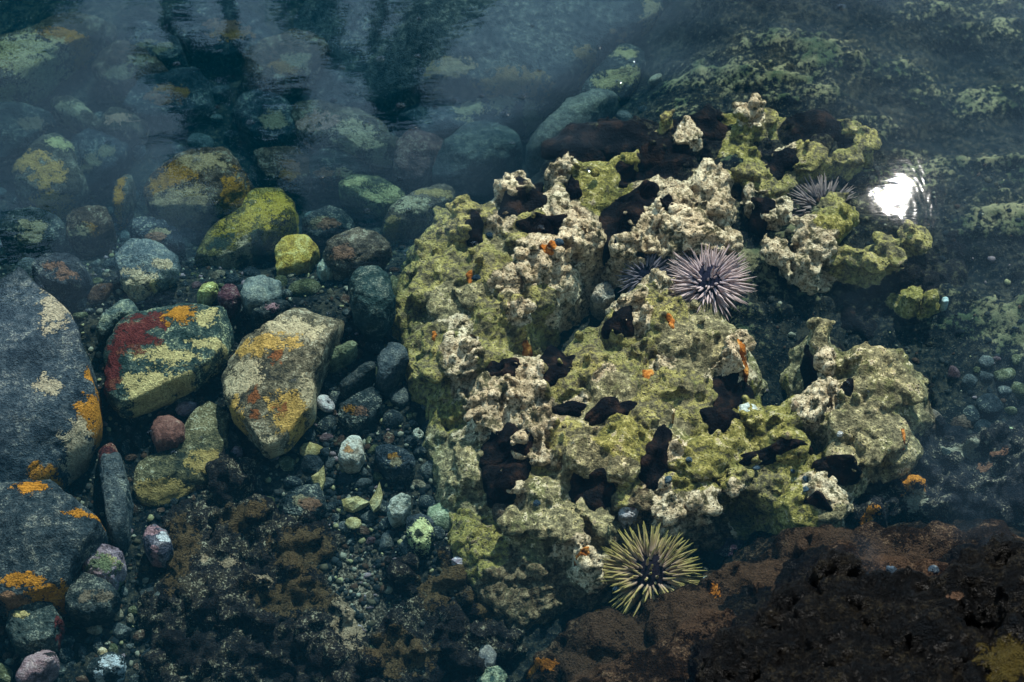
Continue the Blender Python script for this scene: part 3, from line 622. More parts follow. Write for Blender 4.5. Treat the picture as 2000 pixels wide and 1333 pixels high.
stone('rusty_boulder', 'wide rusty orange boulder half covered by the dark palm reflection', [285, 345, 320, 320, 370, 302, 440, 300, 490, 330, 500, 380, 460, 415, 400, 430, 330, 425, 290, 400, 278, 370], -0.12, 0.09,
      stone_mat(((0.025, 0.013, 0.008), (0.075, 0.042, 0.024), (0.17, 0.11, 0.065)), (ORG, (0.34, 0.20, 0.09), (0.12, 0.05, 0.02)), speck_amt=0.4), facets=3, crusts=[(335, 340, 50, 22, 0), (400, 320, 40, 18, 1), (460, 380, 26, 45, 0), (350, 385, 55, 25, 1)])
stone('leaning_slab', 'narrow tan edged stone leaning against the rusty boulder', [218, 400, 232, 345, 250, 330, 262, 350, 255, 390, 240, 420, 225, 430], -0.15, 0.06, stone_mat(TANB, (ORG, RED, YEL), speck_amt=0.3), sub=4, cat='stone', facets=4, crusts=[(232, 370, 10, 40, 0)])
stone('pale_chip', 'small pale yellow stone chip beside the tan boulder', [152, 335, 165, 328, 185, 350, 190, 370, 178, 378, 160, 360], -0.16, 0.025, stone_mat(((0.2, 0.17, 0.08), (0.38, 0.33, 0.17), (0.55, 0.48, 0.28)), speck_amt=0.1), sub=4, cat='stone')
stone('moss_stone', 'flat yellow mossed stone behind the long brown stone', [658, 360, 690, 348, 740, 352, 790, 380, 792, 402, 750, 412, 700, 395, 662, 378], -0.16, 0.05, stone_mat(((0.03, 0.03, 0.018), (0.08, 0.07, 0.03), (0.19, 0.155, 0.06)), (YEL, CRM, RED), speck_amt=0.3), crusts=[(755, 385, 35, 20, 0), (690, 358, 30, 8, 0)])
stone('long_stone', 'long brown stone with pale yellow ridge and dark underside', [735, 440, 770, 405, 820, 375, 870, 364, 892, 375, 885, 400, 840, 425, 790, 450, 750, 455], -0.14, 0.06, stone_mat(BROWN, (CRM, (0.36, 0.22, 0.08), RED), speck_amt=0.3), crusts=[(800, 400, 35, 16, 0), (850, 375, 40, 9, 1), (760, 430, 18, 12, 1)])
stone('smooth_boulder', 'smooth dark grey boulder behind the long brown stone', [852, 335, 870, 295, 910, 262, 960, 250, 1005, 262, 1015, 300, 990, 330, 930, 348, 880, 352], -0.15, 0.10, stone_mat(((0.018, 0.024, 0.024), (0.04, 0.045, 0.04), (0.08, 0.08, 0.062)), speck_amt=0.1, bump=0.3))
stone('long_boulder', 'smooth long grey boulder leaning up behind the coral', [1035, 310, 1040, 280, 1070, 245, 1110, 210, 1150, 195, 1195, 195, 1200, 215, 1160, 245, 1120, 280, 1085, 310], -0.14, 0.09, stone_mat(((0.045, 0.05, 0.043), (0.085, 0.088, 0.07), (0.13, 0.13, 0.095)), speck_amt=0.12, bump=0.3))
stone('great_slab', 'huge grey slab lying flat under the top edge', [560, 60, 640, -40, 900, -80, 1200, -60, 1300, -10, 1285, 25, 1245, 62, 1170, 95, 1100, 150, 1050, 178, 960, 185, 860, 170, 740, 170, 620, 140], -0.09, 0.12,
      stone_mat(((0.02, 0.026, 0.03), (0.05, 0.056, 0.056), (0.09, 0.09, 0.08)), ((0.24, 0.15, 0.07), (0.3, 0.22, 0.12), RED), speck_amt=0.3), facets=0, e=0.3, crusts=[(1240, 60, 40, 10, 0), (1160, 100, 40, 10, 0), (1000, 150, 60, 14, 0), (1275, 25, 16, 30, 1), (880, 130, 40, 14, 1)])
stone('patchy_rock', 'rock with tan patches and an orange ring below the huge slab', [775, 245, 800, 205, 870, 185, 960, 180, 1050, 180, 1062, 205, 1020, 245, 960, 262, 900, 262, 830, 275], -0.19, 0.08,
      stone_mat(GREY, ((0.3, 0.24, 0.13), (0.5, 0.28, 0.06), RED), speck_amt=0.3), facets=3, crusts=[(980, 200, 30, 20, 0), (1040, 205, 22, 20, 0), (952, 240, 22, 8, 1), (915, 215, 25, 20, 0)])
stone('red_brown_rock', 'dull red brown rock left of the smooth dark boulder', [770, 335, 775, 290, 800, 265, 850, 262, 870, 285, 850, 325, 815, 350], -0.17, 0.07, stone_mat(((0.04, 0.022, 0.02), (0.11, 0.055, 0.045), (0.2, 0.12, 0.09)), speck_amt=0.2), facets=3)
stone('cream_rock', 'cream and pink patched rock under the right palm reflection', [575, 215, 610, 200, 650, 220, 720, 235, 770, 260, 760, 300, 700, 305, 640, 280, 590, 255], -0.18, 0.07, stone_mat(TANB, (CRM, (0.35, 0.2, 0.14), YEL), speck_amt=0.3), facets=4, crusts=[(690, 265, 40, 25, 0), (610, 225, 26, 16, 1), (640, 240, 20, 10, 1), (745, 285, 16, 16, 0)])
stone('lichen_rock', 'teal grey rock dotted with yellow crusts behind the coral top', [1140, 175, 1165, 145, 1195, 110, 1225, 78, 1250, 85, 1252, 130, 1240, 160, 1210, 190, 1170, 198], -0.15, 0.06, stone_mat(DARK, (YEL, (0.4, 0.42, 0.12), CRM), speck_amt=0.5), facets=3, crusts=[(1220, 95, 22, 16, 0), (1190, 155, 30, 16, 0), (1235, 140, 18, 12, 0), (1185, 185, 24, 14, 1)])
stone('spotted_rock', 'blue grey rock with a cream patch left of the algae rock', [222, 500, 260, 470, 320, 475, 350, 505, 345, 535, 300, 560, 255, 572, 230, 550], -0.16, 0.05, stone_mat(((0.03, 0.045, 0.045), (0.075, 0.09, 0.085), (0.16, 0.17, 0.13)), (CRM, YEL, RED), speck_amt=0.3), facets=3, crusts=[(265, 540, 32, 20, 0), (315, 515, 16, 9, 0), (310, 550, 20, 10, 1)])
stone('green_boulder', 'dark green rounded boulder between the wedge rock and the coral', [680, 560, 695, 530, 730, 525, 765, 545, 772, 590, 750, 630, 715, 640, 690, 610], -0.15, 0.07, stone_mat(((0.008, 0.018, 0.016), (0.022, 0.038, 0.034), (0.06, 0.075, 0.06)), speck_amt=0.25))
stone('red_pebble', 'round red brown pebble below the crusted dark rock', [292, 845, 305, 820, 335, 815, 360, 830, 362, 855, 340, 872, 305, 872], -0.15, 0.035, stone_mat(((0.06, 0.025, 0.018), (0.10, 0.042, 0.03), (0.15, 0.07, 0.05)), speck_amt=0.15, bump=0.25), sub=4, cat='pebble')
stone('crimson_stone', 'dark crimson streaked stone wedged above the slate slab', [190, 875, 205, 862, 225, 870, 238, 900, 228, 940, 208, 945, 198, 915], -0.11, 0.035, stone_mat(((0.02, 0.012, 0.012), (0.06, 0.016, 0.014), (0.13, 0.05, 0.03)), (CRM, RED, YEL), speck_amt=0.4), sub=4, cat='stone', facets=4, crusts=[(203, 930, 5, 26, 0)])
stone('upright_slate', 'tall dark slate plate standing right of the slate slab', [180, 860, 200, 845, 240, 900, 252, 960, 245, 1050, 215, 1080, 210, 1010, 195, 930], -0.13, 0.05, stone_mat(((0.02, 0.026, 0.028), (0.05, 0.055, 0.052), (0.1, 0.1, 0.085)), speck_amt=0.3), facets=5, e=0.35)
stone('mossy_brown_rock', 'low brown furry algae rock below the red brown pebble', [255, 960, 270, 900, 330, 880, 380, 800, 430, 760, 450, 800, 445, 870, 420, 930, 350, 965, 290, 985], -0.15, 0.022, stone_mat(((0.02, 0.022, 0.015), (0.075, 0.062, 0.03), (0.19, 0.145, 0.07)), ((0.3, 0.19, 0.06), CRM, YEL), speck_amt=0.5), rough=0.09, crusts=[(320, 955, 60, 18, 0), (400, 900, 30, 20, 0), (295, 995, 20, 16, 0)])
stone('conical_stone', 'tan cone shaped stone with white tip in the gravel', [660, 895, 668, 868, 690, 846, 705, 852, 712, 890, 700, 910, 675, 912], -0.13, 0.028, stone_mat(((0.16, 0.12, 0.08), (0.3, 0.25, 0.18), (0.46, 0.41, 0.32)), ((0.3, 0.14, 0.05), CRM, RED), speck_amt=0.2), sub=4, cat='stone', facets=5, crusts=[(680, 880, 8, 12, 0)])
stone('speckled_pebble', 'oval cream pebble veined with dark speckles', [755, 1000, 762, 978, 785, 963, 802, 970, 804, 990, 785, 1012, 765, 1015], -0.13, 0.025, stone_mat(((0.05, 0.06, 0.05), (0.3, 0.28, 0.2), (0.5, 0.46, 0.36)), speck_amt=0.2, scale=1.6), sub=4, cat='pebble')
stone('ringed_pebble', 'dark round pebble wearing a ring of yellow crust', [792, 1045, 795, 1015, 820, 1005, 845, 1015, 850, 1045, 835, 1072, 810, 1072], -0.125, 0.03, stone_mat(((0.012, 0.016, 0.018), (0.03, 0.035, 0.036), (0.06, 0.06, 0.055)), ((0.5, 0.47, 0.2), (0.006, 0.01, 0.012), RED), speck_amt=0.1), sub=4, cat='pebble', crusts=[(822, 1040, 21, 20, 0), (819, 1044, 8, 5, 1)])
stone('pink_white_stone', 'pink and white crusted stone beside the dark algae boulder', [277, 1060, 282, 1035, 305, 1027, 330, 1042, 337, 1070, 320, 1092, 292, 1090], -0.14, 0.04, stone_mat(((0.03, 0.03, 0.04), (0.08, 0.07, 0.08), (0.2, 0.16, 0.16)), (PINK, (0.5, 0.46, 0.42), RED), speck_amt=0.2), sub=4, cat='stone', crusts=[(300, 1035, 22, 10, 0), (322, 1048, 12, 8, 1), (300, 1078, 8, 8, 0)])
stone('mauve_stone', 'mauve crusted stone with a yellow knob right of the slate slab', [146, 1095, 165, 1075, 205, 1068, 240, 1080, 243, 1105, 220, 1135, 195, 1142, 165, 1120], -0.12, 0.05, stone_mat(((0.05, 0.035, 0.04), (0.17, 0.12, 0.13), (0.3, 0.22, 0.22)), ((0.42, 0.36, 0.14), (0.1, 0.12, 0.06), (0.33, 0.2, 0.2)), speck_amt=0.2), sub=5, cat='stone', rough=0.1, crusts=[(212, 1095, 18, 12, 0), (200, 1100, 26, 16, 1), (180, 1125, 20, 10, 2)])
stone('grey_block', 'dark grey block under the mauve stone', [125, 1180, 130, 1140, 160, 1120, 210, 1135, 235, 1160, 215, 1190, 170, 1205, 135, 1200], -0.135, 0.05, stone_mat(DARK, (TANB[2], CRM, YEL), speck_amt=0.3), sub=4, cat='stone', facets=4, crusts=[(165, 1165, 12, 10, 0), (200, 1160, 16, 8, 0)])
stone('round_dark_stone', 'round dark green stone with cream rim spots in the bottom left', [12, 1230, 20, 1195, 60, 1176, 105, 1180, 122, 1210, 108, 1250, 70, 1272, 30, 1265], -0.13, 0.05, stone_mat(((0.012, 0.018, 0.016), (0.036, 0.044, 0.038), (0.08, 0.08, 0.06)), (CRM, RED, YEL), speck_amt=0.4), cat='stone', crusts=[(82, 1262, 22, 7, 0), (112, 1220, 7, 22, 1), (40, 1200, 14, 6, 2)])
stone('pink_stone', 'long pink stone in the bottom left corner', [28, 1325, 50, 1290, 85, 1270, 110, 1275, 112, 1295, 80, 1325, 45, 1345], -0.13, 0.04, stone_mat(((0.09, 0.05, 0.048), (0.21, 0.12, 0.115), (0.3, 0.2, 0.18)), (DARK[0], CRM, RED), speck_amt=0.1), sub=4, cat='stone', crusts=[(95, 1275, 12, 5, 0)])
stone('white_patch_pebble', 'dark pebble half coated in chalk white crust at the bottom left', [165, 1320, 180, 1290, 215, 1275, 245, 1285, 240, 1310, 205, 1328], -0.14, 0.03, stone_mat(DARK, ((0.42, 0.42, 0.39), CRM, RED), speck_amt=0.3), sub=4, cat='pebble', crusts=[(222, 1293, 22, 12, 0), (190, 1315, 10, 6, 0)])
stone('tan_pebble', 'small round orange tan pebble above the chalk white pebble', [190, 1278, 196, 1266, 208, 1268, 212, 1280, 200, 1288], -0.14, 0.018, stone_mat(((0.24, 0.15, 0.07), (0.4, 0.27, 0.13), (0.52, 0.4, 0.24)), speck_amt=0.1), sub=3, cat='pebble')
stone('grey_pebble', 'smooth grey egg shaped pebble at the bottom below the coral', [922, 1300, 930, 1268, 955, 1260, 972, 1280, 965, 1305, 940, 1322], -0.11, 0.035, stone_mat(((0.035, 0.035, 0.034), (0.075, 0.07, 0.064), (0.13, 0.11, 0.09)), speck_amt=0.1, bump=0.25), sub=4, cat='pebble')
stone('cream_green_pebble', 'cream and green mottled pebble cut by the bottom edge', [930, 1330, 945, 1310, 975, 1305, 992, 1320, 985, 1350, 945, 1355], -0.11, 0.035, stone_mat(((0.03, 0.05, 0.04), (0.22, 0.22, 0.13), (0.48, 0.44, 0.26)), speck_amt=0.2), sub=4, cat='pebble')
stone('blue_grey_pebble', 'smooth blue grey pebble under the yellow stone', [468, 580, 480, 550, 515, 540, 548, 555, 550, 580, 520, 598, 485, 600], -0.15, 0.04, stone_mat(((0.04, 0.05, 0.045), (0.09, 0.10, 0.085), (0.14, 0.145, 0.11)), speck_amt=0.1, bump=0.25), sub=4, cat='pebble', facets=2)
stone('oblong_pebble', 'oblong grey pebble with pink spots left of the wedge rock tip', [480, 618, 510, 596, 545, 588, 572, 595, 550, 612, 510, 625], -0.155, 0.03, stone_mat(DARK, (PINK, CRM, RED), speck_amt=0.3), sub=4, cat='pebble', crusts=[(525, 600, 16, 7, 0)])
stone('pale_pebble', 'small pale round pebble right of the yellow stone', [618, 525, 628, 510, 648, 510, 660, 525, 645, 540, 625, 538], -0.155, 0.025, stone_mat(((0.14, 0.14, 0.1), (0.26, 0.26, 0.18), (0.4, 0.39, 0.28)), speck_amt=0.1), sub=4, cat='pebble')
stone('yellow_lump', 'small pale yellow lump behind the orange crust of the dark rock', [382, 580, 395, 560, 415, 552, 428, 560, 420, 575, 400, 585], -0.13, 0.03, stone_mat(((0.16, 0.15, 0.05), (0.34, 0.32, 0.1), (0.5, 0.47, 0.2)), speck_amt=0.1), sub=4, cat='stone')
stone('maroon_stone', 'maroon stone between the yellow lump and the blue grey pebble', [425, 580, 440, 560, 462, 560, 470, 580, 455, 600, 430, 600], -0.15, 0.035, stone_mat(((0.03, 0.012, 0.014), (0.065, 0.026, 0.03), (0.11, 0.055, 0.055)), speck_amt=0.2), sub=4, cat='stone', facets=3)
stone('slanted_stone', 'flat teal stone leaning against the crusted dark rock', [185, 650, 200, 620, 240, 590, 270, 585, 265, 605, 225, 640, 200, 665], -0.14, 0.04, stone_mat(((0.03, 0.045, 0.04), (0.08, 0.095, 0.075), (0.2, 0.2, 0.12)), speck_amt=0.5), sub=4, cat='stone', facets=3)
stone('dark_wedge_pebble', 'dark wedge pebble right of the wedge rock', [735, 745, 738, 700, 760, 672, 790, 672, 800, 700, 775, 730, 750, 752], -0.15, 0.045, stone_mat(((0.014, 0.02, 0.022), (0.04, 0.048, 0.048), (0.08, 0.085, 0.075)), speck_amt=0.1), sub=4, cat='pebble', facets=4)
stone('green_oblong_pebble', 'green grey oblong pebble touching the wedge rock', [630, 705, 650, 685, 690, 668, 700, 675, 680, 695, 645, 712], -0.15, 0.03, stone_mat(((0.05, 0.055, 0.03), (0.11, 0.115, 0.06), (0.18, 0.18, 0.1)), speck_amt=0.1), sub=4, cat='pebble')
stone('slim_dark_pebble', 'slim dark pebble lying below the green oblong pebble', [660, 755, 700, 720, 730, 705, 735, 720, 705, 750, 670, 768], -0.155, 0.03, stone_mat(DARK, speck_amt=0.1), sub=4, cat='pebble')
stone('coral_pebble', 'pink and white pebble resting on the coral above the olive urchin', [1205, 1005, 1215, 985, 1235, 980, 1250, 992, 1245, 1012, 1220, 1022], -0.075, 0.028, stone_mat(((0.16, 0.12, 0.11), (0.36, 0.3, 0.27), (0.52, 0.47, 0.43)), (PINK, CRM, DARK[0]), speck_amt=0.2), sub=4, cat='pebble', facets=3, crusts=[(1238, 985, 12, 8, 0)])
stone('tooth_stone', 'brown tooth shaped stone standing against the lower coral', [960, 1000, 964, 970, 975, 955, 990, 965, 996, 1000, 990, 1030, 970, 1025], -0.085, 0.045, stone_mat(BROWN, (PINK, CRM, TANB[2]), speck_amt=0.3), sub=4, cat='stone', crusts=[(975, 968, 12, 14, 2)])
stone('brown_furred_stone', 'brown furred stone touching the right side of the coral', [1768, 850, 1778, 815, 1805, 798, 1838, 815, 1845, 845, 1815, 862, 1785, 864], -0.11, 0.05, stone_mat(((0.05, 0.035, 0.025), (0.14, 0.10, 0.07), (0.26, 0.2, 0.15)), speck_amt=0.4), sub=4, cat='stone', rough=0.08)
stone('brown_dome_stone', 'domed brown stone right of the furred stone', [1848, 845, 1855, 822, 1880, 812, 1900, 825, 1905, 848, 1875, 858], -0.12, 0.04, stone_mat(((0.04, 0.026, 0.018), (0.11, 0.075, 0.05), (0.2, 0.145, 0.1)), speck_amt=0.4), sub=4, cat='stone', rough=0.08)
stone('lime_stone', 'pale green yellow stone with a pink end at the right edge', [1910, 855, 1920, 840, 1960, 836, 2010, 845, 2020, 865, 1980, 878, 1930, 872], -0.12, 0.035, stone_mat(((0.12, 0.14, 0.06), (0.28, 0.29, 0.14), (0.42, 0.41, 0.24)), (PINK, CRM, RED), speck_amt=0.2), sub=4, cat='stone', crusts=[(1925, 852, 12, 10, 0)])
stone('plum_stone', 'dark plum stone in the hollow beside the olive urchin', [1385, 1080, 1390, 1055, 1420, 1040, 1452, 1045, 1455, 1070, 1430, 1092, 1400, 1098], -0.12, 0.035, stone_mat(((0.016, 0.008, 0.012), (0.04, 0.02, 0.028), (0.07, 0.045, 0.05)), speck_amt=0.3), sub=4, cat='stone', facets=3)
stone('hidden_slab', 'smooth blue grey slab under the sky glare right of the coral', [1800, 760, 1830, 735, 1880, 745, 1885, 800, 1860, 830, 1815, 815, 1795, 790], -0.14, 0.05, stone_mat(((0.03, 0.035, 0.045), (0.06, 0.065, 0.075), (0.1, 0.1, 0.1)), speck_amt=0.1), sub=4, cat='stone', facets=4)
stone('arch_stone', 'tan topped stone standing in the sunken coral pool', [1152, 582, 1165, 562, 1185, 553, 1198, 565, 1202, 585, 1180, 596, 1160, 592], -0.088, 0.03, stone_mat(((0.10, 0.09, 0.07), (0.2, 0.17, 0.13), (0.36, 0.29, 0.22)), ((0.5, 0.36, 0.24), CRM, RED), speck_amt=0.2), sub=4, cat='stone', crusts=[(1172, 566, 20, 10, 0)])
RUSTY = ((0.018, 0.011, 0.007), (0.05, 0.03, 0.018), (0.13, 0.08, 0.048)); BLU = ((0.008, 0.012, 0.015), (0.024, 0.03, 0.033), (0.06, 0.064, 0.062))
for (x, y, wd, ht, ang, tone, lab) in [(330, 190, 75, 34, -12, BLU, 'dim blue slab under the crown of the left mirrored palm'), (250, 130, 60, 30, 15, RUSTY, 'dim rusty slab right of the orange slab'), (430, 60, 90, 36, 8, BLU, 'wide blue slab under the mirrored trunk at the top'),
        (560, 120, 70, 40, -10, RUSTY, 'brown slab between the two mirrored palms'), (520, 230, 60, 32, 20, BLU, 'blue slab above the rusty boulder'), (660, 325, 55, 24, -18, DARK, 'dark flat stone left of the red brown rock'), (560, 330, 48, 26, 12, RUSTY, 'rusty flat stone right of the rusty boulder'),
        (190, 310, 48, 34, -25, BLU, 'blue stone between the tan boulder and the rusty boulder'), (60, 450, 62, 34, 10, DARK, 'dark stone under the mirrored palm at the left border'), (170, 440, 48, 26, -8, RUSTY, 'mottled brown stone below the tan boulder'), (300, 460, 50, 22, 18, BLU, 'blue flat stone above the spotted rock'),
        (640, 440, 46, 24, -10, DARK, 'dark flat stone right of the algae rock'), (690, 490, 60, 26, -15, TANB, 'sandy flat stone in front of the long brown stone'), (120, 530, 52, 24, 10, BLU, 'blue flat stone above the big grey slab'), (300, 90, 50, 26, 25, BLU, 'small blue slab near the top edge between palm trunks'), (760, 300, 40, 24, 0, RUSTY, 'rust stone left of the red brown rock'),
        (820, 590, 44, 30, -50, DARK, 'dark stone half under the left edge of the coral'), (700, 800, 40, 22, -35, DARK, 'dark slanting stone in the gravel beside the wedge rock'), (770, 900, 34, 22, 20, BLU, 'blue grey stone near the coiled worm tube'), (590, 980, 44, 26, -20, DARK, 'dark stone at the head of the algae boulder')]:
    r2 = random.Random(int(x * 3 + y)); ca, sa = math.cos(R(ang)), math.sin(R(ang)); pl = []
    for k in range(9):
        a = k * 2 * math.pi / 9; q = r2.uniform(0.82, 1.15); u_, v2 = 1.2 * wd * math.cos(a) * q, 1.25 * ht * math.sin(a) * q; pl += [x + u_ * ca - v2 * sa, y + u_ * sa + v2 * ca]
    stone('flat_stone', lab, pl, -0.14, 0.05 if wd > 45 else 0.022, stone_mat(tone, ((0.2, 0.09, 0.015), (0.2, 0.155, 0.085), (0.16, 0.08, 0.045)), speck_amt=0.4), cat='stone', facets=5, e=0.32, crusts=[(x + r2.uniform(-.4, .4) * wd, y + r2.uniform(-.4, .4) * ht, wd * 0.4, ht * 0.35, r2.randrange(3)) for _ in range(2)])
for (x, y, wd, ht, lab, nm, top, b) in [(1460, 800, 22, 12, 'white pebble on the rim of the green coral bowl', 'white_pebble', -.06, ((0.3, 0.28, 0.22), (0.45, 0.43, 0.34), (0.58, 0.55, 0.46))),
                                        (1555, 790, 9, 7, 'small pinkish tan pebble on the coral bowl rim', 'rim_pebble', -.058, ((0.25, 0.15, 0.08), (0.38, 0.25, 0.15), (0.5, 0.36, 0.26))),
                                        (1846, 588, 9, 7, 'pale turquoise pebble right of the yellow algae tufts', 'turquoise_pebble', -.09, ((0.3, 0.36, 0.32), (0.42, 0.5, 0.45), (0.55, 0.6, 0.55))),
                                        (1315, 806, 5, 6, 'tiny orange and white pebble on the middle of the coral', 'orange_chip', -.04, ((0.5, 0.3, 0.1), (0.6, 0.4, 0.18), (0.65, 0.55, 0.4)))]:
    stone(nm, lab, [v for k in range(8) for v in (x + wd * math.cos(k * .785) * (0.9 + 0.15 * math.sin(k * 3)), y + ht * math.sin(k * .785))], top, 0.012, stone_mat(b, speck_amt=0.15), sub=3, cat='pebble', register=False)

# ---------------------------------------------------------------- pebbles and gravel
def rock_height(x, y):
    return float(bed_z(np.array([[x, y]]))[0])
PEB_ME = []
PCOL = [('dark slate', ((0.012, 0.018, 0.02), (0.035, 0.042, 0.044), (0.08, 0.085, 0.078))), ('grey', ((0.05, 0.055, 0.05), (0.10, 0.105, 0.095), (0.18, 0.175, 0.15))),
        ('olive', ((0.04, 0.042, 0.02), (0.10, 0.10, 0.045), (0.22, 0.2, 0.1))), ('rust brown', ((0.035, 0.02, 0.014), (0.10, 0.055, 0.035), (0.2, 0.12, 0.075))),
        ('cream', ((0.12, 0.095, 0.06), (0.27, 0.21, 0.13), (0.42, 0.34, 0.22))), ('mauve', ((0.05, 0.025, 0.026), (0.13, 0.075, 0.075), (0.24, 0.15, 0.14)))]
PMAT = [stone_mat(tuple(tuple(q * 0.62 for q in t) for t in c[1]), speck_amt=0.4 if i < 4 else 0.15, scale=1.2) for i, c in enumerate(PCOL)]
for k in range(18):
    v, f = ico(3); r_ = np.random.RandomState(100 + k)
    co = v * np.array([1.0, r_.uniform(0.6, 0.9), r_.uniform(0.38, 0.6)])
    for j in range(r_.randint(2, 6)):
        nrm = r_.normal(size=3); nrm /= np.linalg.norm(nrm); dd = co @ nrm; lim = np.quantile(dd, r_.uniform(0.75, 0.93)); co = co - nrm * (np.maximum(dd - lim, 0) * 0.8)[:, None]
    co = co * (1 + 0.10 * fbm(co, 0.8, 3, k))[:, None]
    PEB_ME.append([None] * len(PMAT))
    for i in range(len(PMAT)):
        me = mesh_from(co, f, 'pebble'); me.materials.append(PMAT[i]); PEB_ME[k][i] = me
def blocked(x, y):
    return any(min(p[0] for p in pl) - 5 < x < max(p[0] for p in pl) + 5 and point_in(pl, x, y) for pl in STONE_POLYS)
AREAS = [([150, 540, 900, 620], 'in the gap above the wedge rock'), ([600, 640, 860, 1080], 'in the gravel left of the coral'), ([240, 740, 640, 1000], 'around the foot of the wedge rock'),
         ([0, 1150, 330, 1333], 'in the bottom left gravel'), ([0, 380, 520, 600], 'in the hazy water above the grey slab'), ([580, 420, 880, 560], 'in front of the long brown stone'),
         ([0, 150, 1050, 340], 'in the deep water at the upper left'), ([1020, 150, 1300, 240], 'behind the coral top'), ([1860, 700, 2000, 860], 'at the right edge beyond the coral')]
placed = []; count = 0; seen_lab = {}
weights = [48, 80, 46, 46, 34, 24, 18, 10, 18]
for (box, where), nmax in zip(AREAS, weights):
    tries = 0; made = 0
    while made < nmax and tries < 1500:
        tries += 1
        x, y = rng.uniform(box[0], box[2]), rng.uniform(box[1], box[3])
        if blocked(x, y): continue
        s = rng.choice([10, 12, 14, 16, 18, 22, 26, 32]) * rng.uniform(0.8, 1.2)
        if any((x - a) ** 2 + ((y - b) * 1.2) ** 2 < (0.8 * (s + c)) ** 2 for a, b, c in placed): continue
        z0 = -0.17
        for _ in range(3): p = P(x, y, z0); z0 = rock_height(p[0], p[1])
        sz = s * mpp(x, y, z0)
        ci = rng.choices(range(6), [10, 6, 5, 4, 1.6, 0.8])[0]
        if s > 20 and ci > 3: ci = rng.choice([0, 1])
        o = link('pebble', PEB_ME[rng.randrange(18)][ci])
        o.location = (p[0], p[1], z0 + 0.22 * sz); o.scale = (sz,) * 3
        o.rotation_euler = (rng.uniform(-.35, .35), rng.uniform(-.35, .35), rng.uniform(0, 6.28))
        sw = 'small' if s < 15 else 'middle sized' if s < 22 else 'larger'
        lm_ = landmark(x, y); tag(o, '%s %s pebble lying nearest the %s' % (sw, PCOL[ci][0], lm_), 'pebble', '%s %s pebbles near the %s' % (sw, PCOL[ci][0], lm_))
        placed.append((x, y, s)); made += 1

r_ = np.random.RandomState(5); GV, GF, GC = [], [], []; off = 0; sv, sf = ico(2); sv1, sf1 = ico(1)
gcol = np.array([(0.03, 0.036, 0.036), (0.06, 0.06, 0.052), (0.12, 0.1, 0.06), (0.09, 0.05, 0.03), (0.42, 0.37, 0.25), (0.5, 0.42, 0.2), (0.36, 0.25, 0.24), (0.02, 0.026, 0.028)])
for k in range(7600):
    if k < 6000: x, y = r_.uniform(-20, 900), r_.uniform(400, 1345)
    elif k < 7000: x, y = 690 + r_.normal() * 70, 1020 + r_.normal() * 110
    else: x, y = r_.uniform(1480, 2010), r_.uniform(420, 1040)
    p = P(x, y, -0.175); z = -0.175
    s = r_.choice([2.5, 3.5, 5, 8]) * r_.uniform(0.7, 1.3) * 0.0005
    a = r_.uniform(0, 6.28); ca, sa = math.cos(a), math.sin(a)
    co = sv1 * (np.array([1, r_.uniform(.5, 1), r_.uniform(.3, .7)]) * s) * (1 + 0.25 * r_.uniform(-1, 1, (len(sv1), 1)))
    co = co @ np.array([[ca, sa, 0], [-sa, ca, 0], [0, 0, 1]])
    GV.append(co + np.array([p[0], p[1], 0])); GF.append(sf1 + off); off += len(sv1)
    c = gcol[r_.choice(8, p=[.22, .2, .12, .08, .13, .05, .04, .16])] * r_.uniform(.7, 1.2); GC.append(np.tile(c * 0.42, (len(sv1), 1)))
cen = np.array([g.mean(0)[:2] for g in GV]); zs = bed_z(cen)
for g, z in zip(GV, zs): g[:, 2] += z + 0.001
me = mesh_from(np.vstack(GV), np.vstack(GF), 'gravel'); set_attr(me, 'col', np.vstack(GC))
m, nt = new_mat('gravel'); cl, _ = attr(nt, 'col'); v = world_vec(nt); n = noise_node(nt, v, 500, 3)
finish(nt, mix(nt, 0.6, cl, ramp(nt, n, [(0.3, (0.3, 0.3, 0.3)), (0.7, (1.4, 1.4, 1.4))]), 'MULTIPLY'), n, 0.3, 0.002, 0.8, 0.15)
tag(link('gravel', me, m), 'fine gravel and shell grit strewn over the sea bed', 'gravel', kind='stuff')

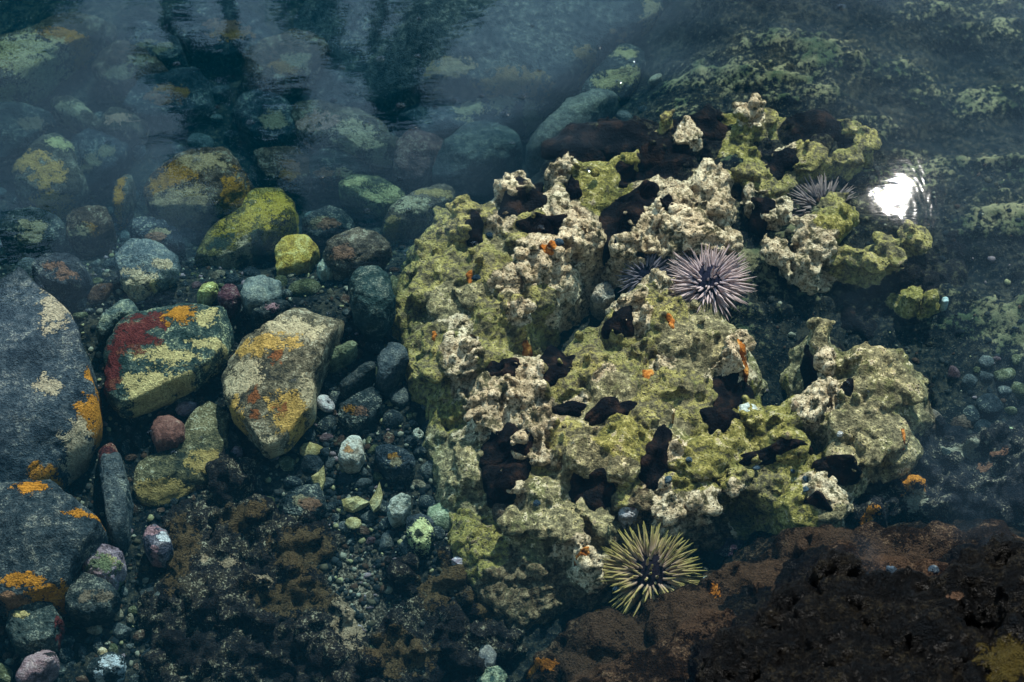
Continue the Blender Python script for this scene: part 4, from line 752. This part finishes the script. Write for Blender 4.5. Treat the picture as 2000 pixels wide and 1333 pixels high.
# ---------------------------------------------------------------- sea urchins
def spine_mesh(k):
    r_ = np.random.RandomState(k); rings = 7; seg = 7; v = []; f = []
    bx, by = r_.uniform(-.06, .06, 2)
    prof = [(0.0, .62), (0.04, 1.0), (0.09, .86), (0.3, .92), (0.6, .70), (0.85, .38), (1.0, .08)]
    for (t, r) in prof:
        for j in range(seg):
            a = 2 * math.pi * j / seg; v.append((bx * t * t + r * 0.050 * math.cos(a), by * t * t + r * 0.050 * math.sin(a), t))
    for i in range(rings - 1):
        for j in range(seg): f.append((i * seg + j, i * seg + (j + 1) % seg, (i + 1) * seg + (j + 1) % seg, (i + 1) * seg + j))
    f.append(tuple(range(seg))[::-1]); f.append(tuple((rings - 1) * seg + j for j in range(seg)))
    me = bpy.data.meshes.new('spine'); me.from_pydata(v, [], f); smooth(me); return me
def spine_mat(name, stops):
    m, nt = new_mat(name); t = nt.nodes.new('ShaderNodeTexCoord'); s = nt.nodes.new('ShaderNodeSeparateXYZ'); nt.links.new(t.outputs['Object'], s.inputs[0])
    oi = nt.nodes.new('ShaderNodeObjectInfo')
    c = ramp(nt, s.outputs['Z'], stops)
    k = math_(nt, 'MULTIPLY_ADD', oi.outputs['Random'], 0.5, 0.75)
    n = noise_node(nt, t.outputs['Object'], 30, 3)
    k = math_(nt, 'MULTIPLY', k, math_(nt, 'MULTIPLY_ADD', n, 0.5, 0.75))
    sc_ = nt.nodes.new('ShaderNodeVectorMath'); sc_.operation = 'SCALE'; nt.links.new(c, sc_.inputs[0]); nt.links.new(k, sc_.inputs['Scale'])
    finish(nt, sc_.outputs[0], None, rough=0.55, spec=0.2); return m
def urchin(name, label, px, py, z, radius_px, stops, body, n=190, tilt=(0, 0), seed=1, squash=0.62):
    s = mpp(px, py, z); R_ = radius_px * s; c = P(px, py, z)
    root = empty(name, c); root.rotation_euler = (tilt[0], tilt[1], 0); tag(root, label, 'sea urchin', 'sea urchins')
    v, f = ico(4); tr_ = R_ * 0.46
    co = v * np.array([tr_, tr_, tr_ * squash]); co = co * (1 + 0.02 * fbm(co, tr_ * 0.25, 2, seed))[:, None]
    m, nt = new_mat(name + '_test'); vv = world_vec(nt); nn = noise_node(nt, vv, 400, 3)
    finish(nt, ramp(nt, nn, [(0.35, tuple(x * 0.5 for x in body)), (0.7, body)]), nn, 0.5, 0.003, 0.7, 0.2)
    link('test', mesh_from(co, f, 'test'), m, root)
    mt = spine_mat(name + '_spine', stops); mes = [spine_mesh(seed * 10 + k) for k in range(5)]
    for me in mes: me.materials.append(mt)
    r_ = random.Random(seed); ga = math.pi * (3 - math.sqrt(5))
    for k in range(n):
        if k < n * 0.10 and k % 3 == 1: continue
        u = 0.99 - 1.22 * ((k + 0.5) / n) ** 0.8; a = k * ga + r_.uniform(-.4, .4); u = max(-.45, min(1, u + r_.uniform(-.05, .05)))
        h_ = math.sqrt(max(0, 1 - u * u)); base = Vector((h_ * math.cos(a) * tr_, h_ * math.sin(a) * tr_, u * tr_ * squash)) * 0.96
        up = u * 0.85 + 0.02
        dv = Vector((math.cos(a) * h_ + r_.uniform(-.2, .2), math.sin(a) * h_ + r_.uniform(-.2, .2), up * 0.9 + r_.uniform(-.1, .1))).normalized()
        ln = R_ * (0.64 - 0.46 * max(0, u) ** 2) * r_.choice([r_.uniform(0.45, 0.8), r_.uniform(0.85, 1.08), r_.uniform(0.85, 1.08)])
        o = link('spine', mes[k % 5], None, root); o.location = base
        o.rotation_euler = dv.to_track_quat('Z', 'Y').to_euler(); tk_ = R_ * 0.54 * r_.uniform(0.95, 1.25); o.scale = (tk_, tk_, ln)
    return root
urchin('sea_urchin', 'olive green sea urchin in front of the coral, near the shore rock', 1270, 1122, -0.088, 100, [(0.0, (0.10, 0.065, 0.055)), (0.12, (0.26, 0.165, 0.115)), (0.4, (0.23, 0.15, 0.072)), (1.0, (0.19, 0.145, 0.035))], (0.008, 0.005, 0.008), 285, (R(10), 0), 2, 0.6)
urchin('sea_urchin', 'pale mauve sea urchin sitting brightly lit in the coral hollow', 1384, 553, -0.07, 86, [(0.0, (0.2, 0.13, 0.14)), (0.1, (0.42, 0.29, 0.28)), (0.5, (0.36, 0.24, 0.215)), (1.0, (0.28, 0.18, 0.15))], (0.012, 0.010, 0.02), 285, (R(8), R(-6)), 3, 0.62)
urchin('sea_urchin', 'shaded purple sea urchin tucked under the coral ledge left of the mauve one', 1262, 540, -0.082, 60, [(0.0, (0.06, 0.048, 0.055)), (0.2, (0.13, 0.105, 0.115)), (1.0, (0.09, 0.073, 0.08))], (0.006, 0.006, 0.012), 220, (R(6), 0), 4)
urchin('sea_urchin', 'brown mauve sea urchin half hidden behind coral at the upper right', 1608, 410, -0.094, 74, [(0.0, (0.08, 0.06, 0.06)), (0.1, (0.2, 0.14, 0.13)), (1.0, (0.17, 0.115, 0.09))], (0.01, 0.008, 0.012), 240, (R(10), R(8)), 5)

# ---------------------------------------------------------------- black sponges and orange sponges on the coral
m, nt = new_mat('black_sponge'); v = world_vec(nt); n1 = noise_node(nt, v, 60, 4); n2 = noise_node(nt, v, 380, 3)
finish(nt, ramp(nt, n1, [(0.38, (0.0018, 0.0015, 0.002)), (0.52, (0.0045, 0.0036, 0.0036)), (0.66, (0.018, 0.009, 0.006))]), math_(nt, 'MULTIPLY_ADD', n1, 1.5, n2), 0.6, 0.004, 0.5, 0.15); BLACK = m
m, nt = new_mat('orange_sponge'); v = world_vec(nt); n1 = noise_node(nt, v, 160, 5); n2 = noise_node(nt, v, 480, 3)
finish(nt, ramp(nt, n1, [(0.36, (0.07, 0.02, 0.006)), (0.5, (0.28, 0.08, 0.012)), (0.66, (0.45, 0.19, 0.045))]), n2, 0.6, 0.004, 0.8, 0.1); ORANGE = m
def crust(name, label, cat, px, py, rx, ry, ang, mat, seed, thick=0.005, group=None, wob=0.3):
    """a soft growth that follows the coral surface under it"""
    hit = coral_hit(px, py)
    if hit is None: return
    s = mpp(px, py, hit[2]); rings, seg = 9, 40; r_ = np.random.RandomState(seed); ph = r_.uniform(0, 6.28, 5)
    ca, sa = math.cos(R(ang)), math.sin(R(ang)); pts = []; cz = hit[2]
    for i in range(rings + 1):
        t = i / rings
        for j in range(seg if i else 1):
            a = 2 * math.pi * j / seg
            rr = t * (1 + wob * (0.5 * math.sin(2 * a + ph[0]) + 0.45 * math.sin(3 * a + ph[1]) + 0.3 * math.sin(5 * a + ph[2]) + 0.15 * math.sin(9 * a + ph[3])))
            ix, iy = rx * rr * math.cos(a), ry * rr * math.sin(a)
            x_, y_ = ix * ca - iy * sa, ix * sa + iy * ca
            wx, wy = hit[0] + x_ * s, hit[1] - y_ * s / 0.82
            p, _n = coral_top(wx, wy)
            z = p[2] if p is not None else cz
            pts.append([wx, wy, z, t])
    pts = np.array(pts); z = np.clip(pts[:, 2], cz - 0.012, cz + 0.012)
    for _ in range(5):                                             # soften: the growth bridges small pits
        zz_ = z.copy()
        for i in range(1, rings):
            b = 1 + (i - 1) * seg
            for j in range(seg):
                zz_[b + j] = max(z[b + j] - 0.003, 0.4 * z[b + j] + 0.6 * (z[b + (j + 1) % seg] + z[b + (j - 1) % seg] + z[b + seg + j] + (z[b - seg + j] if i > 1 else z[0])) / 4)
        z = zz_
    lift = thick * (1 - pts[:, 3] ** 5) - 0.0012
    v = np.column_stack([pts[:, 0], pts[:, 1], z + lift]); v[:, 2] += 0.0012 * fbm(v, 0.012, 2, seed)
    f = [(0, 1 + j, 1 + (j + 1) % seg) for j in range(seg)]
    for i in range(rings - 1):
        a = 1 + i * seg; b = a + seg
        f += [(a + j, b + j, b + (j + 1) % seg, a + (j + 1) % seg) for j in range(seg)]
    nv = len(v); low = v.copy(); low[:, 2] -= 0.014                 # a closed body, its underside sunk in the coral
    f2 = [tuple(i + nv for i in q[::-1]) for q in f]; a = 1 + (rings - 1) * seg
    f2 += [(a + j, nv + a + j, nv + a + (j + 1) % seg, a + (j + 1) % seg) for j in range(seg)]
    o = recentre(link(name, mesh_from(np.vstack([v, low]), f + f2, name), mat)); tag(o, label, cat, group); return o
SP = [(1025, 388, 24, 40, 30, 'long black sponge on the upper left shoulder of the coral'), (1062, 432, 30, 16, 10, 'black sponge curled below the long one on the upper left coral'), (985, 715, 27, 17, 10, 'butterfly shaped black sponge on the left of the coral'),
      (1086, 712, 27, 30, 0, 'rounded black sponge beside the orange sponge'), (1212, 622, 20, 22, 0, 'three lobed black sponge left of the mauve urchin'), (1205, 585, 9, 7, 0, 'small round black sponge above the three lobed one'),
      (990, 868, 32, 30, 0, 'big round black sponge on the lower left coral'), (985, 925, 28, 30, 0, 'black sponge hanging below the big round one on the lower left'), (1158, 955, 36, 22, -8, 'wide black sponge low in the centre of the coral'),
      (1287, 880, 18, 34, 15, 'tall black sponge right of the lower coral centre'), (1270, 925, 18, 20, 0, 'black sponge at the foot of the tall one'), (1425, 775, 26, 36, 20, 'large black sponge below the green coral bowl'), (1405, 815, 22, 22, 0, 'black sponge left of the pointed yellow knob'),
      (1213, 432, 26, 46, 25, 'tall slanting black sponge in the upper centre of the coral'), (1250, 385, 30, 18, -15, 'black sponge joining the slanting one at its top'), (1223, 352, 22, 18, 10, 'black sponge right of the yellow green plate'),
      (1128, 272, 46, 24, 0, 'left end of the black sponge band along the coral top'), (1205, 262, 46, 26, 5, 'middle of the black sponge band along the coral top'), (1290, 325, 46, 34, 0, 'broad black sponge below the band at the coral top'), (1365, 240, 40, 22, 5, 'right end of the black sponge band along the coral top'),
      (1590, 258, 42, 32, 0, 'broad black sponge at the far right of the coral top'), (1640, 645, 36, 36, 0, 'shiny black sponge in the bend of the coral pillar'), (1584, 735, 12, 38, -10, 'narrow black sponge lining the right side of the green bowl'), (1500, 785, 46, 9, -12, 'thin black sponge along the lower rim of the green bowl'),
      (1640, 905, 30, 12, 8, 'black sponge strip under the right lobe of the coral'), (1190, 800, 40, 13, -22, 'thin black sponge strip in the middle of the coral'), (1100, 800, 34, 12, 5, 'black sponge in the crevice left of the thin strip'), (927, 452, 13, 20, -20, 'black sponge on the left edge of the coral'),
      (1505, 885, 46, 10, -14, 'black sponge along the lip of the dark hole at the lower right'), (1490, 405, 18, 20, 0, 'black sponge between tan knobs at the upper right'), (1525, 320, 22, 20, 0, 'black sponge right of the green coral plate'), (1485, 700, 10, 8, 0, 'tiny black sponge inside the green bowl'),
      (1300, 400, 12, 12, 0, 'small black sponge between tan knobs left of centre top'), (1655, 758, 10, 12, 0, 'small black sponge on the right olive lobe'), (1600, 975, 16, 9, 20, 'ring like black sponge on the lowest right lobe'), (1120, 372, 12, 14, 0, 'small black sponge among the tan knobs at the upper left')]
for i, (x, y, rx, ry, a, lab) in enumerate(SP): crust('black_sponge', lab, 'sponge', x, y, rx * 1.45, ry * 1.4, a, BLACK, 300 + i, 0.006, 'black sponges on the coral')
OS = [(1030, 684, 14, 8, -20, 'bright orange sponge beside the rounded black sponge'), (1452, 690, 9, 24, -20, 'orange sponge on the left rim of the green bowl'), (1072, 478, 20, 13, 0, 'rusty sponge tuft on the upper left coral'), (917, 540, 6, 16, 0, 'orange sponge behind the dark snail on the left coral'),
      (1265, 730, 14, 12, 0, 'brown orange sponge knob in the coral centre'), (848, 655, 6, 8, 0, 'small orange sponge on the left coral edge'), (1310, 630, 9, 14, 0, 'rusty sponge fleck below the mauve urchin'), (1765, 850, 5, 14, 0, 'orange sponge on the right tip of the coral'), (1140, 1080, 14, 8, 0, 'salmon sponge on the lower coral tip')]
for i, (x, y, rx, ry, a, lab) in enumerate(OS): crust('orange_sponge', lab, 'sponge', x, y, rx, ry, a, ORANGE, 400 + i, 0.003, 'orange sponges on the coral', 0.35)

# ---------------------------------------------------------------- snails, shells
def spiral_mesh(turns=3.0, grow=0.42, height=0.8, seg=14, steps=46, rad=0.36):
    v, f = [], []
    for i in range(steps):
        t = i / (steps - 1); a = 2 * math.pi * turns * t; s = math.exp(-grow * turns * t * 1.1)
        c = Vector((math.cos(a) * s * 0.58, math.sin(a) * s * 0.58, height * (1 - s)))
        d = Vector((math.cos(a), math.sin(a), 0))
        for j in range(seg):
            b = 2 * math.pi * j / seg; q = c + d * (math.cos(b) * rad * s * 1.05) + Vector((0, 0, math.sin(b) * rad * s)); v.append(tuple(q))
    for i in range(steps - 1):
        for j in range(seg): f.append((i * seg + j, i * seg + (j + 1) % seg, (i + 1) * seg + (j + 1) % seg, (i + 1) * seg + j))
    f.append(tuple(range(seg))[::-1]); f.append(tuple((steps - 1) * seg + j for j in range(seg)))
    me = bpy.data.meshes.new('snail'); me.from_pydata(v, [], f); smooth(me); return me
def snail(name, label, px, py, r_px, mat, z=None, tilt=0.5, cat='snail', **kw):
    hit = coral_hit(px, py) if z is None else P(px, py, z)
    if hit is None: hit = P(px, py, -0.1)
    if z is not None and px < 950: hit = P(px, py, float(bed_z(hit[None, :2])[0]) + 0.01)
    o = link(name, spiral_mesh(**kw), mat); s = r_px * mpp(px, py, hit[2]); o.scale = (s,) * 3
    o.location = (hit[0], hit[1], hit[2] + 0.2 * s); o.rotation_euler = (tilt, rng.uniform(-.3, .3), rng.uniform(0, 6.28)); tag(o, label, cat); return o
BLUE = stone_mat(((0.008, 0.014, 0.02), (0.022, 0.034, 0.045), (0.06, 0.08, 0.09)), speck_amt=0.2, bump=0.3, rough=0.5, spec=0.3)
PALE = stone_mat(((0.2, 0.15, 0.14), (0.38, 0.32, 0.28), (0.52, 0.48, 0.4)), speck_amt=0.2)
for (x, y, r, lab) in [(1345, 900, 8, 'blue snail on the yellow green lobe at the lower centre'), (1574, 938, 9, 'upper of two blue snails near the dark hole'), (1574, 957, 9, 'lower of two blue snails near the dark hole'), (1090, 478, 13, 'large grey blue snail on the upper left coral'),
                       (931, 545, 11, 'dark blue snail on the left coral beside orange sponge'), (1048, 985, 9, 'blue black snail on the lower olive coral'), (1478, 916, 9, 'dark snail left of the dark hole'), (1305, 938, 10, 'blue white snail under the tall black sponge'), (1640, 850, 8, 'pale whelk in the pit of the right coral lobe'),
                       (1130, 300, 7, 'blue snail on the black sponge band'), (1548, 922, 6, 'small blue snail on the rim of the dark hole'), (955, 462, 9, 'teal snail at the upper left edge of the coral')]:
    snail('sea_snail', lab, x, y, r, BLUE if 'pale' not in lab else PALE)
snail('sea_snail', 'dark snail right of the olive urchin foot', 1205, 1152, 10, BLUE, -0.085); snail('sea_snail', 'dark snail at the water line of the shore rock', 1742, 1118, 15, BLUE, -0.004); snail('sea_snail', 'second dark snail along the shore rock water line, nearer the right edge', 1822, 1116, 13, BLUE, -0.004)
snail('spiral_shell', 'pinkish white spiral shell beside the wedge rock', 637, 795, 26, PALE, -0.14, 0.7, 'shell', turns=2.2, height=0.5)
snail('worm_tube', 'cream coiled worm tube in the gravel beside the coral', 818, 850, 15, stone_mat(((0.2, 0.17, 0.12), (0.36, 0.33, 0.24), (0.46, 0.43, 0.33)), speck_amt=0.1), -0.14, 0.3, 'worm tube', turns=1.6, height=0.5, rad=0.3)
def limpet(name, label, px, py, rx, ry, ang, mat, z, hh=0.5, beak=0.0):
    z = float(bed_z(P(px, py, z)[None, :2])[0]) + 0.006
    s = mpp(px, py, z); v = [(0.15, 0, hh)]; f = []; rings, seg = 6, 30
    for i in range(1, rings + 1):
        t = i / rings
        for j in range(seg):
            a = 2 * math.pi * j / seg; q = t * (1 + 0.05 * math.cos(9 * a) * t + beak * max(0, math.cos(a)) ** 8 * t)
            v.append((0.15 * (1 - t) + q * math.cos(a), q * math.sin(a), hh * (1 - t ** 1.4)))
    f = [(0, 1 + j, 1 + (j + 1) % seg) for j in range(seg)]
    for i in range(rings - 1):
        a = 1 + i * seg; b = a + seg; f += [(a + j, b + j, b + (j + 1) % seg, a + (j + 1) % seg) for j in range(seg)]
    f.append(tuple(1 + (rings - 1) * seg + j for j in range(seg))[::-1])
    me = bpy.data.meshes.new(name); me.from_pydata(v, [], f); smooth(me)
    o = link(name, me, mat); p = P(px, py, z); o.location = p; o.scale = (rx * s, ry * s / 0.85, rx * s); o.rotation_euler = (0.15, 0.1, R(ang)); tag(o, label, 'shell'); return o
YS = stone_mat(((0.14, 0.10, 0.035), (0.24, 0.18, 0.075), (0.34, 0.27, 0.13)), speck_amt=0.05, bump=0.3); GS = stone_mat(((0.08, 0.10, 0.06), (0.18, 0.19, 0.105), (0.28, 0.27, 0.16)), speck_amt=0.15, bump=0.3)
MS = stone_mat(((0.11, 0.065, 0.07), (0.2, 0.14, 0.145), (0.3, 0.25, 0.24)), speck_amt=0.05, bump=0.3)
limpet('limpet_shell', 'small bright yellow limpet shell with a pointed tail below the wedge rock', 604, 880, 19, 15, 8, YS, -0.145, 0.55, 0.6)
limpet('limpet_shell', 'pale green oval limpet shell beside the ringed pebble', 872, 1010, 40, 24, -12, GS, -0.13, 0.4, 0.15)
limpet('limpet_shell', 'cream limpet shell in the gravel left of the speckled pebble', 690, 1022, 17, 13, 150, YS, -0.145, 0.5)
limpet('limpet_shell', 'pinkish white open shell above the red brown pebble', 362, 798, 20, 14, 30, MS, -0.14, 0.6, 0.3)
limpet('limpet_shell', 'mauve shell standing in the brown algae left of the wedge foot', 460, 880, 13, 18, 30, MS, -0.14, 0.6)
limpet('limpet_shell', 'pale keyhole limpet lying in the shell grit of the foreground', 692, 1240, 24, 20, 60, MS, -0.138, 0.5)
def shard(name, label, pts, z, mat, th=0.004, up=0.01):
    if pts[0][0] < 950: z = float(bed_z(P(*pts[0], z)[None, :2])[0]) + 0.008
    W = [P(x, y, z) for x, y in pts]; c = sum(W) / len(W); n = len(W); v = [tuple(p) for p in W] + [tuple(p + np.array([0, 0, th]) * (1 if i % 2 else 2.2)) for i, p in enumerate(W)] + [tuple(c + np.array([0, 0, up]))]
    f = [(i, (i + 1) % n, n + (i + 1) % n, n + i) for i in range(n)] + [(n + i, n + (i + 1) % n, 2 * n) for i in range(n)] + [tuple(range(n))[::-1]]
    me = bpy.data.meshes.new(name); me.from_pydata(v, [], f)
    o = recentre(link(name, me, mat)); tag(o, label, 'shell'); return o
shard('shell_shard', 'yellow triangular shell shard in the gravel', [(609, 940), (622, 926), (634, 918), (636, 940), (628, 965), (618, 955)], -0.14, YS)
shard('shell_shard', 'cream broken shell beside the cream limpet', [(668, 985), (684, 976), (700, 978), (722, 985), (705, 996), (690, 1002), (672, 998)], -0.14, YS)
shard('shell_shard', 'pale forked shell fragment above the cream broken shell', [(722, 990), (735, 962), (742, 950), (748, 970), (742, 995), (730, 1002)], -0.14, YS)
shard('shell_shard', 'pink shell chip beside the green crusted coral foot', [(882, 1102), (892, 1090), (903, 1100), (908, 1112), (896, 1112)], -0.13, MS)
shard('shell_shard', 'white sliver right of the olive urchin', [(1370, 1128), (1385, 1126), (1402, 1131), (1388, 1134), (1374, 1133)], -0.1, stone_mat(((0.25, 0.27, 0.25), (0.4, 0.42, 0.38), (0.5, 0.52, 0.48)), speck_amt=0.05), 0.001, 0.004)

# ---------------------------------------------------------------- air bubbles on the water
m, nt = new_mat('bubble_film')
lw = nt.nodes.new('ShaderNodeLayerWeight'); lw.inputs['Blend'].default_value = 0.5
fr = math_(nt, 'MULTIPLY_ADD', math_(nt, 'POWER', lw.outputs['Facing'], 3.0), 0.35, 0.008)
tr = nt.nodes.new('ShaderNodeBsdfTransparent'); tr.inputs[0].default_value = (0.74, 0.78, 0.8, 1); gl = nt.nodes.new('ShaderNodeBsdfGlossy'); gl.inputs['Roughness'].default_value = 0.03
ms = nt.nodes.new('ShaderNodeMixShader'); nt.links.new(fr, ms.inputs[0]); nt.links.new(tr.outputs[0], ms.inputs[1]); nt.links.new(gl.outputs[0], ms.inputs[2])
out = nt.nodes.new('ShaderNodeOutputMaterial'); nt.links.new(ms.outputs[0], out.inputs['Surface']); FILM = m
def bubble_meshes():
    v, f = [], []; seg = 20
    for i in range(6):
        e = (i / 6) * math.pi / 2
        for j in range(seg): a = 2 * math.pi * j / seg; v.append((math.cos(a) * math.cos(e), math.sin(a) * math.cos(e), 0.8 * math.sin(e)))
    v.append((0, 0, 0.8))
    for i in range(5): f += [(i * seg + j, i * seg + (j + 1) % seg, (i + 1) * seg + (j + 1) % seg, (i + 1) * seg + j) for j in range(seg)]
    f += [(5 * seg + j, 5 * seg + (j + 1) % seg, len(v) - 1) for j in range(seg)]
    dome = bpy.data.meshes.new('dome'); dome.from_pydata(v, [], f); smooth(dome); dome.materials.append(FILM)
    v, f = [], []; prof = [(1.0, 0.0), (1.06, 0.16), (1.25, 0.09), (1.6, 0.03), (2.1, 0.0)]
    for (r, z) in prof:
        for j in range(seg): a = 2 * math.pi * j / seg; v.append((r * math.cos(a), r * math.sin(a), z))
    for i in range(len(prof) - 1): f += [(i * seg + j, (i + 1) * seg + j, (i + 1) * seg + (j + 1) % seg, i * seg + (j + 1) % seg) for j in range(seg)]
    ring = bpy.data.meshes.new('meniscus'); ring.from_pydata(v, [], f); smooth(ring); ring.materials.append(FILM)
    return dome, ring
DOME, RING = bubble_meshes()
BUB = "602 72 10;489 240 8;385 315 9;667 133 7;651 196 7;210 278 7;494 396 8;504 410 7;529 396 6;455 448 6;420 396 6;560 350 7;627 347 6;425 210 5;345 126 7;743 116 9;715 242 8;783 207 9;806 249 8;816 110 6;850 210 6;886 196 8;1018 189 9;986 224 9;939 187 5;1053 137 5;890 144 5;976 352 6;797 411 7;716 413 7;839 404 6;781 350 5;1147 334 5;1207 161 7;1233 119 7;1167 93 6;818 37 5;1000 280 5;673 462 7;1039 51 5;1643 14 9;546 492 5;203 564 8;37 573 8;82 561 6;172 608 6;112 645 6;266 678 6;287 694 5;301 680 5;165 792 4;574 745 7;392 857 5;294 846 7;340 885 7;641 613 5;1325 245 4;1055 447 9;926 477 8;1654 750 7;1695 768 6"
for t in BUB.split(';'):
    x, y, r = map(float, t.split()); p = P(x, y, 0.0006); s = mpp(x, y) * r * 0.5
    if x > 900 and x < 1300 and y > 380: wh = 'over the coral'
    elif y < 150: wh = 'near the top edge'
    elif x > 600: wh = 'over the stones behind the coral'
    else: wh = 'over the stones on the left'
    b = empty('air_bubble', p); b.scale = (s, s, s); lm_ = landmark(x, y); tag(b, 'tiny round air bubble floating on the water above the ' + lm_, 'bubble', 'air bubbles above the ' + lm_)
    link('dome', DOME, None, b); link('meniscus', RING, None, b)

# ---------------------------------------------------------------- palms on the far shore, seen mirrored in the water
m, nt = new_mat('palm_bark'); v = world_vec(nt); n = noise_node(nt, v, 6, 4); finish(nt, ramp(nt, n, [(0.3, (0.05, 0.035, 0.025)), (0.7, (0.14, 0.11, 0.08))]), n, 0.5, 0.05); BARK = m
m, nt = new_mat('palm_leaf'); v = world_vec(nt); n = noise_node(nt, v, 3, 3); finish(nt, ramp(nt, n, [(0.3, (0.02, 0.035, 0.01)), (0.7, (0.05, 0.07, 0.02))]), None, rough=0.5, spec=0.3); LEAF = m
def frond_mesh(seed, length):
    r_ = random.Random(seed); v, f = [], []; n = 30
    droop = r_.uniform(0.35, 0.9)
    def at(t): return Vector((length * t * (1 - 0.12 * t), 0, length * (0.35 * t - droop * t * t)))
    for i in range(n):                                              # rachis
        p = at(i / (n - 1)); wd = 0.03 * (1 - 0.8 * i / n); b = len(v)
        v += [tuple(p + Vector((0, wd, 0))), tuple(p + Vector((0, 0, -wd))), tuple(p - Vector((0, wd, 0)))]
        if i: f += [(b - 3, b, b + 1, b - 2), (b - 2, b + 1, b + 2, b - 1)]
    for i in range(3, n):
        t = i / (n - 1); p = at(t); ll = length * 0.42 * math.sin(math.pi * min(1, 0.18 + t * 0.8)) + 0.08
        for s in (-1, 1):
            q = p + Vector((ll * 0.55, s * ll * 0.75, -ll * r_.uniform(0.25, 0.6))); md_ = p * 0.5 + q * 0.5 + Vector((0, 0, 0.06 * ll)); wv_ = Vector((0.032, 0, 0.01)); b = len(v)
            v += [tuple(p - wv_), tuple(p + wv_), tuple(md_ + wv_ * 1.3), tuple(md_ - wv_ * 1.3), tuple(q)]
            f += [(b, b + 1, b + 2, b + 3), (b + 3, b + 2, b + 4)]
    me = bpy.data.meshes.new('frond'); me.from_pydata(v, [], f); return me
def ground_at(x, y): return float(bed_z(np.array([[x, y]]))[0])
def palm(label, px, py, slant, flen, seed, lean=0.6, nf=12):
    d = ray(px, py); m0 = P(px, py, 0); crown = Vector(m0 + np.array([d[0], d[1], -d[2]]) * slant)
    bx, by = crown.x + lean * random.Random(seed).uniform(-1, 1), crown.y + 0.5
    base = Vector((bx, by, ground_at(bx, by) - 0.1)); root = empty('palm_tree', base); tag(root, label, 'palm tree', 'palms mirrored in the water')
    H_ = crown - base; v, f = [], []; seg = 10; n = 22
    for i in range(n):
        t = i / (n - 1); c = Vector((H_.x * (t ** 1.6), H_.y * (t ** 1.6), H_.z * t)); r = 0.15 * (1 - 0.3 * t) * (1 + 0.04 * (i % 2)) + (0.12 * (1 - t) ** 6)
        for j in range(seg): a = 2 * math.pi * j / seg; v.append((c.x + r * math.cos(a), c.y + r * math.sin(a), c.z))
    for i in range(n - 1): f += [(i * seg + j, i * seg + (j + 1) % seg, (i + 1) * seg + (j + 1) % seg, (i + 1) * seg + j) for j in range(seg)]
    f.append(tuple((n - 1) * seg + j for j in range(seg)))
    me = bpy.data.meshes.new('trunk'); me.from_pydata(v, [], f); smooth(me); link('trunk', me, BARK, root)
    r_ = random.Random(seed); pool = [frond_mesh(seed * 9 + k, flen) for k in range(4)]
    for me in pool: me.materials.append(LEAF)
    for k in range(nf):
        o = link('frond', pool[k % 4], None, root); o.location = H_; o.rotation_euler = (r_.uniform(-.3, .3), r_.uniform(-1.0, 0.5), k * 2.4 + r_.uniform(-.3, .3)); s = r_.uniform(0.8, 1.1); o.scale = (s, s, s)
    return root
palm('slender palm mirrored left of the middle of the top edge', 372, 130, 30, 1.3, 1)
palm('tall palm mirrored above the yellow green algae rock', 480, 315, 33, 1.8, 2, nf=9)
palm('palm mirrored right of the slender one, over the cream rock', 745, 130, 31, 1.25, 3)
palm('palm mirrored at the top edge over the huge slab', 850, -40, 32, 1.5, 4)
palm('palm mirrored in the top left corner', 30, -30, 30, 1.3, 5)
palm('palm mirrored at the left border over the grey slab', -50, 490, 32, 1.4, 6)
palm('palm mirrored between the two pairs at the top edge', 600, -25, 36, 1.0, 7)
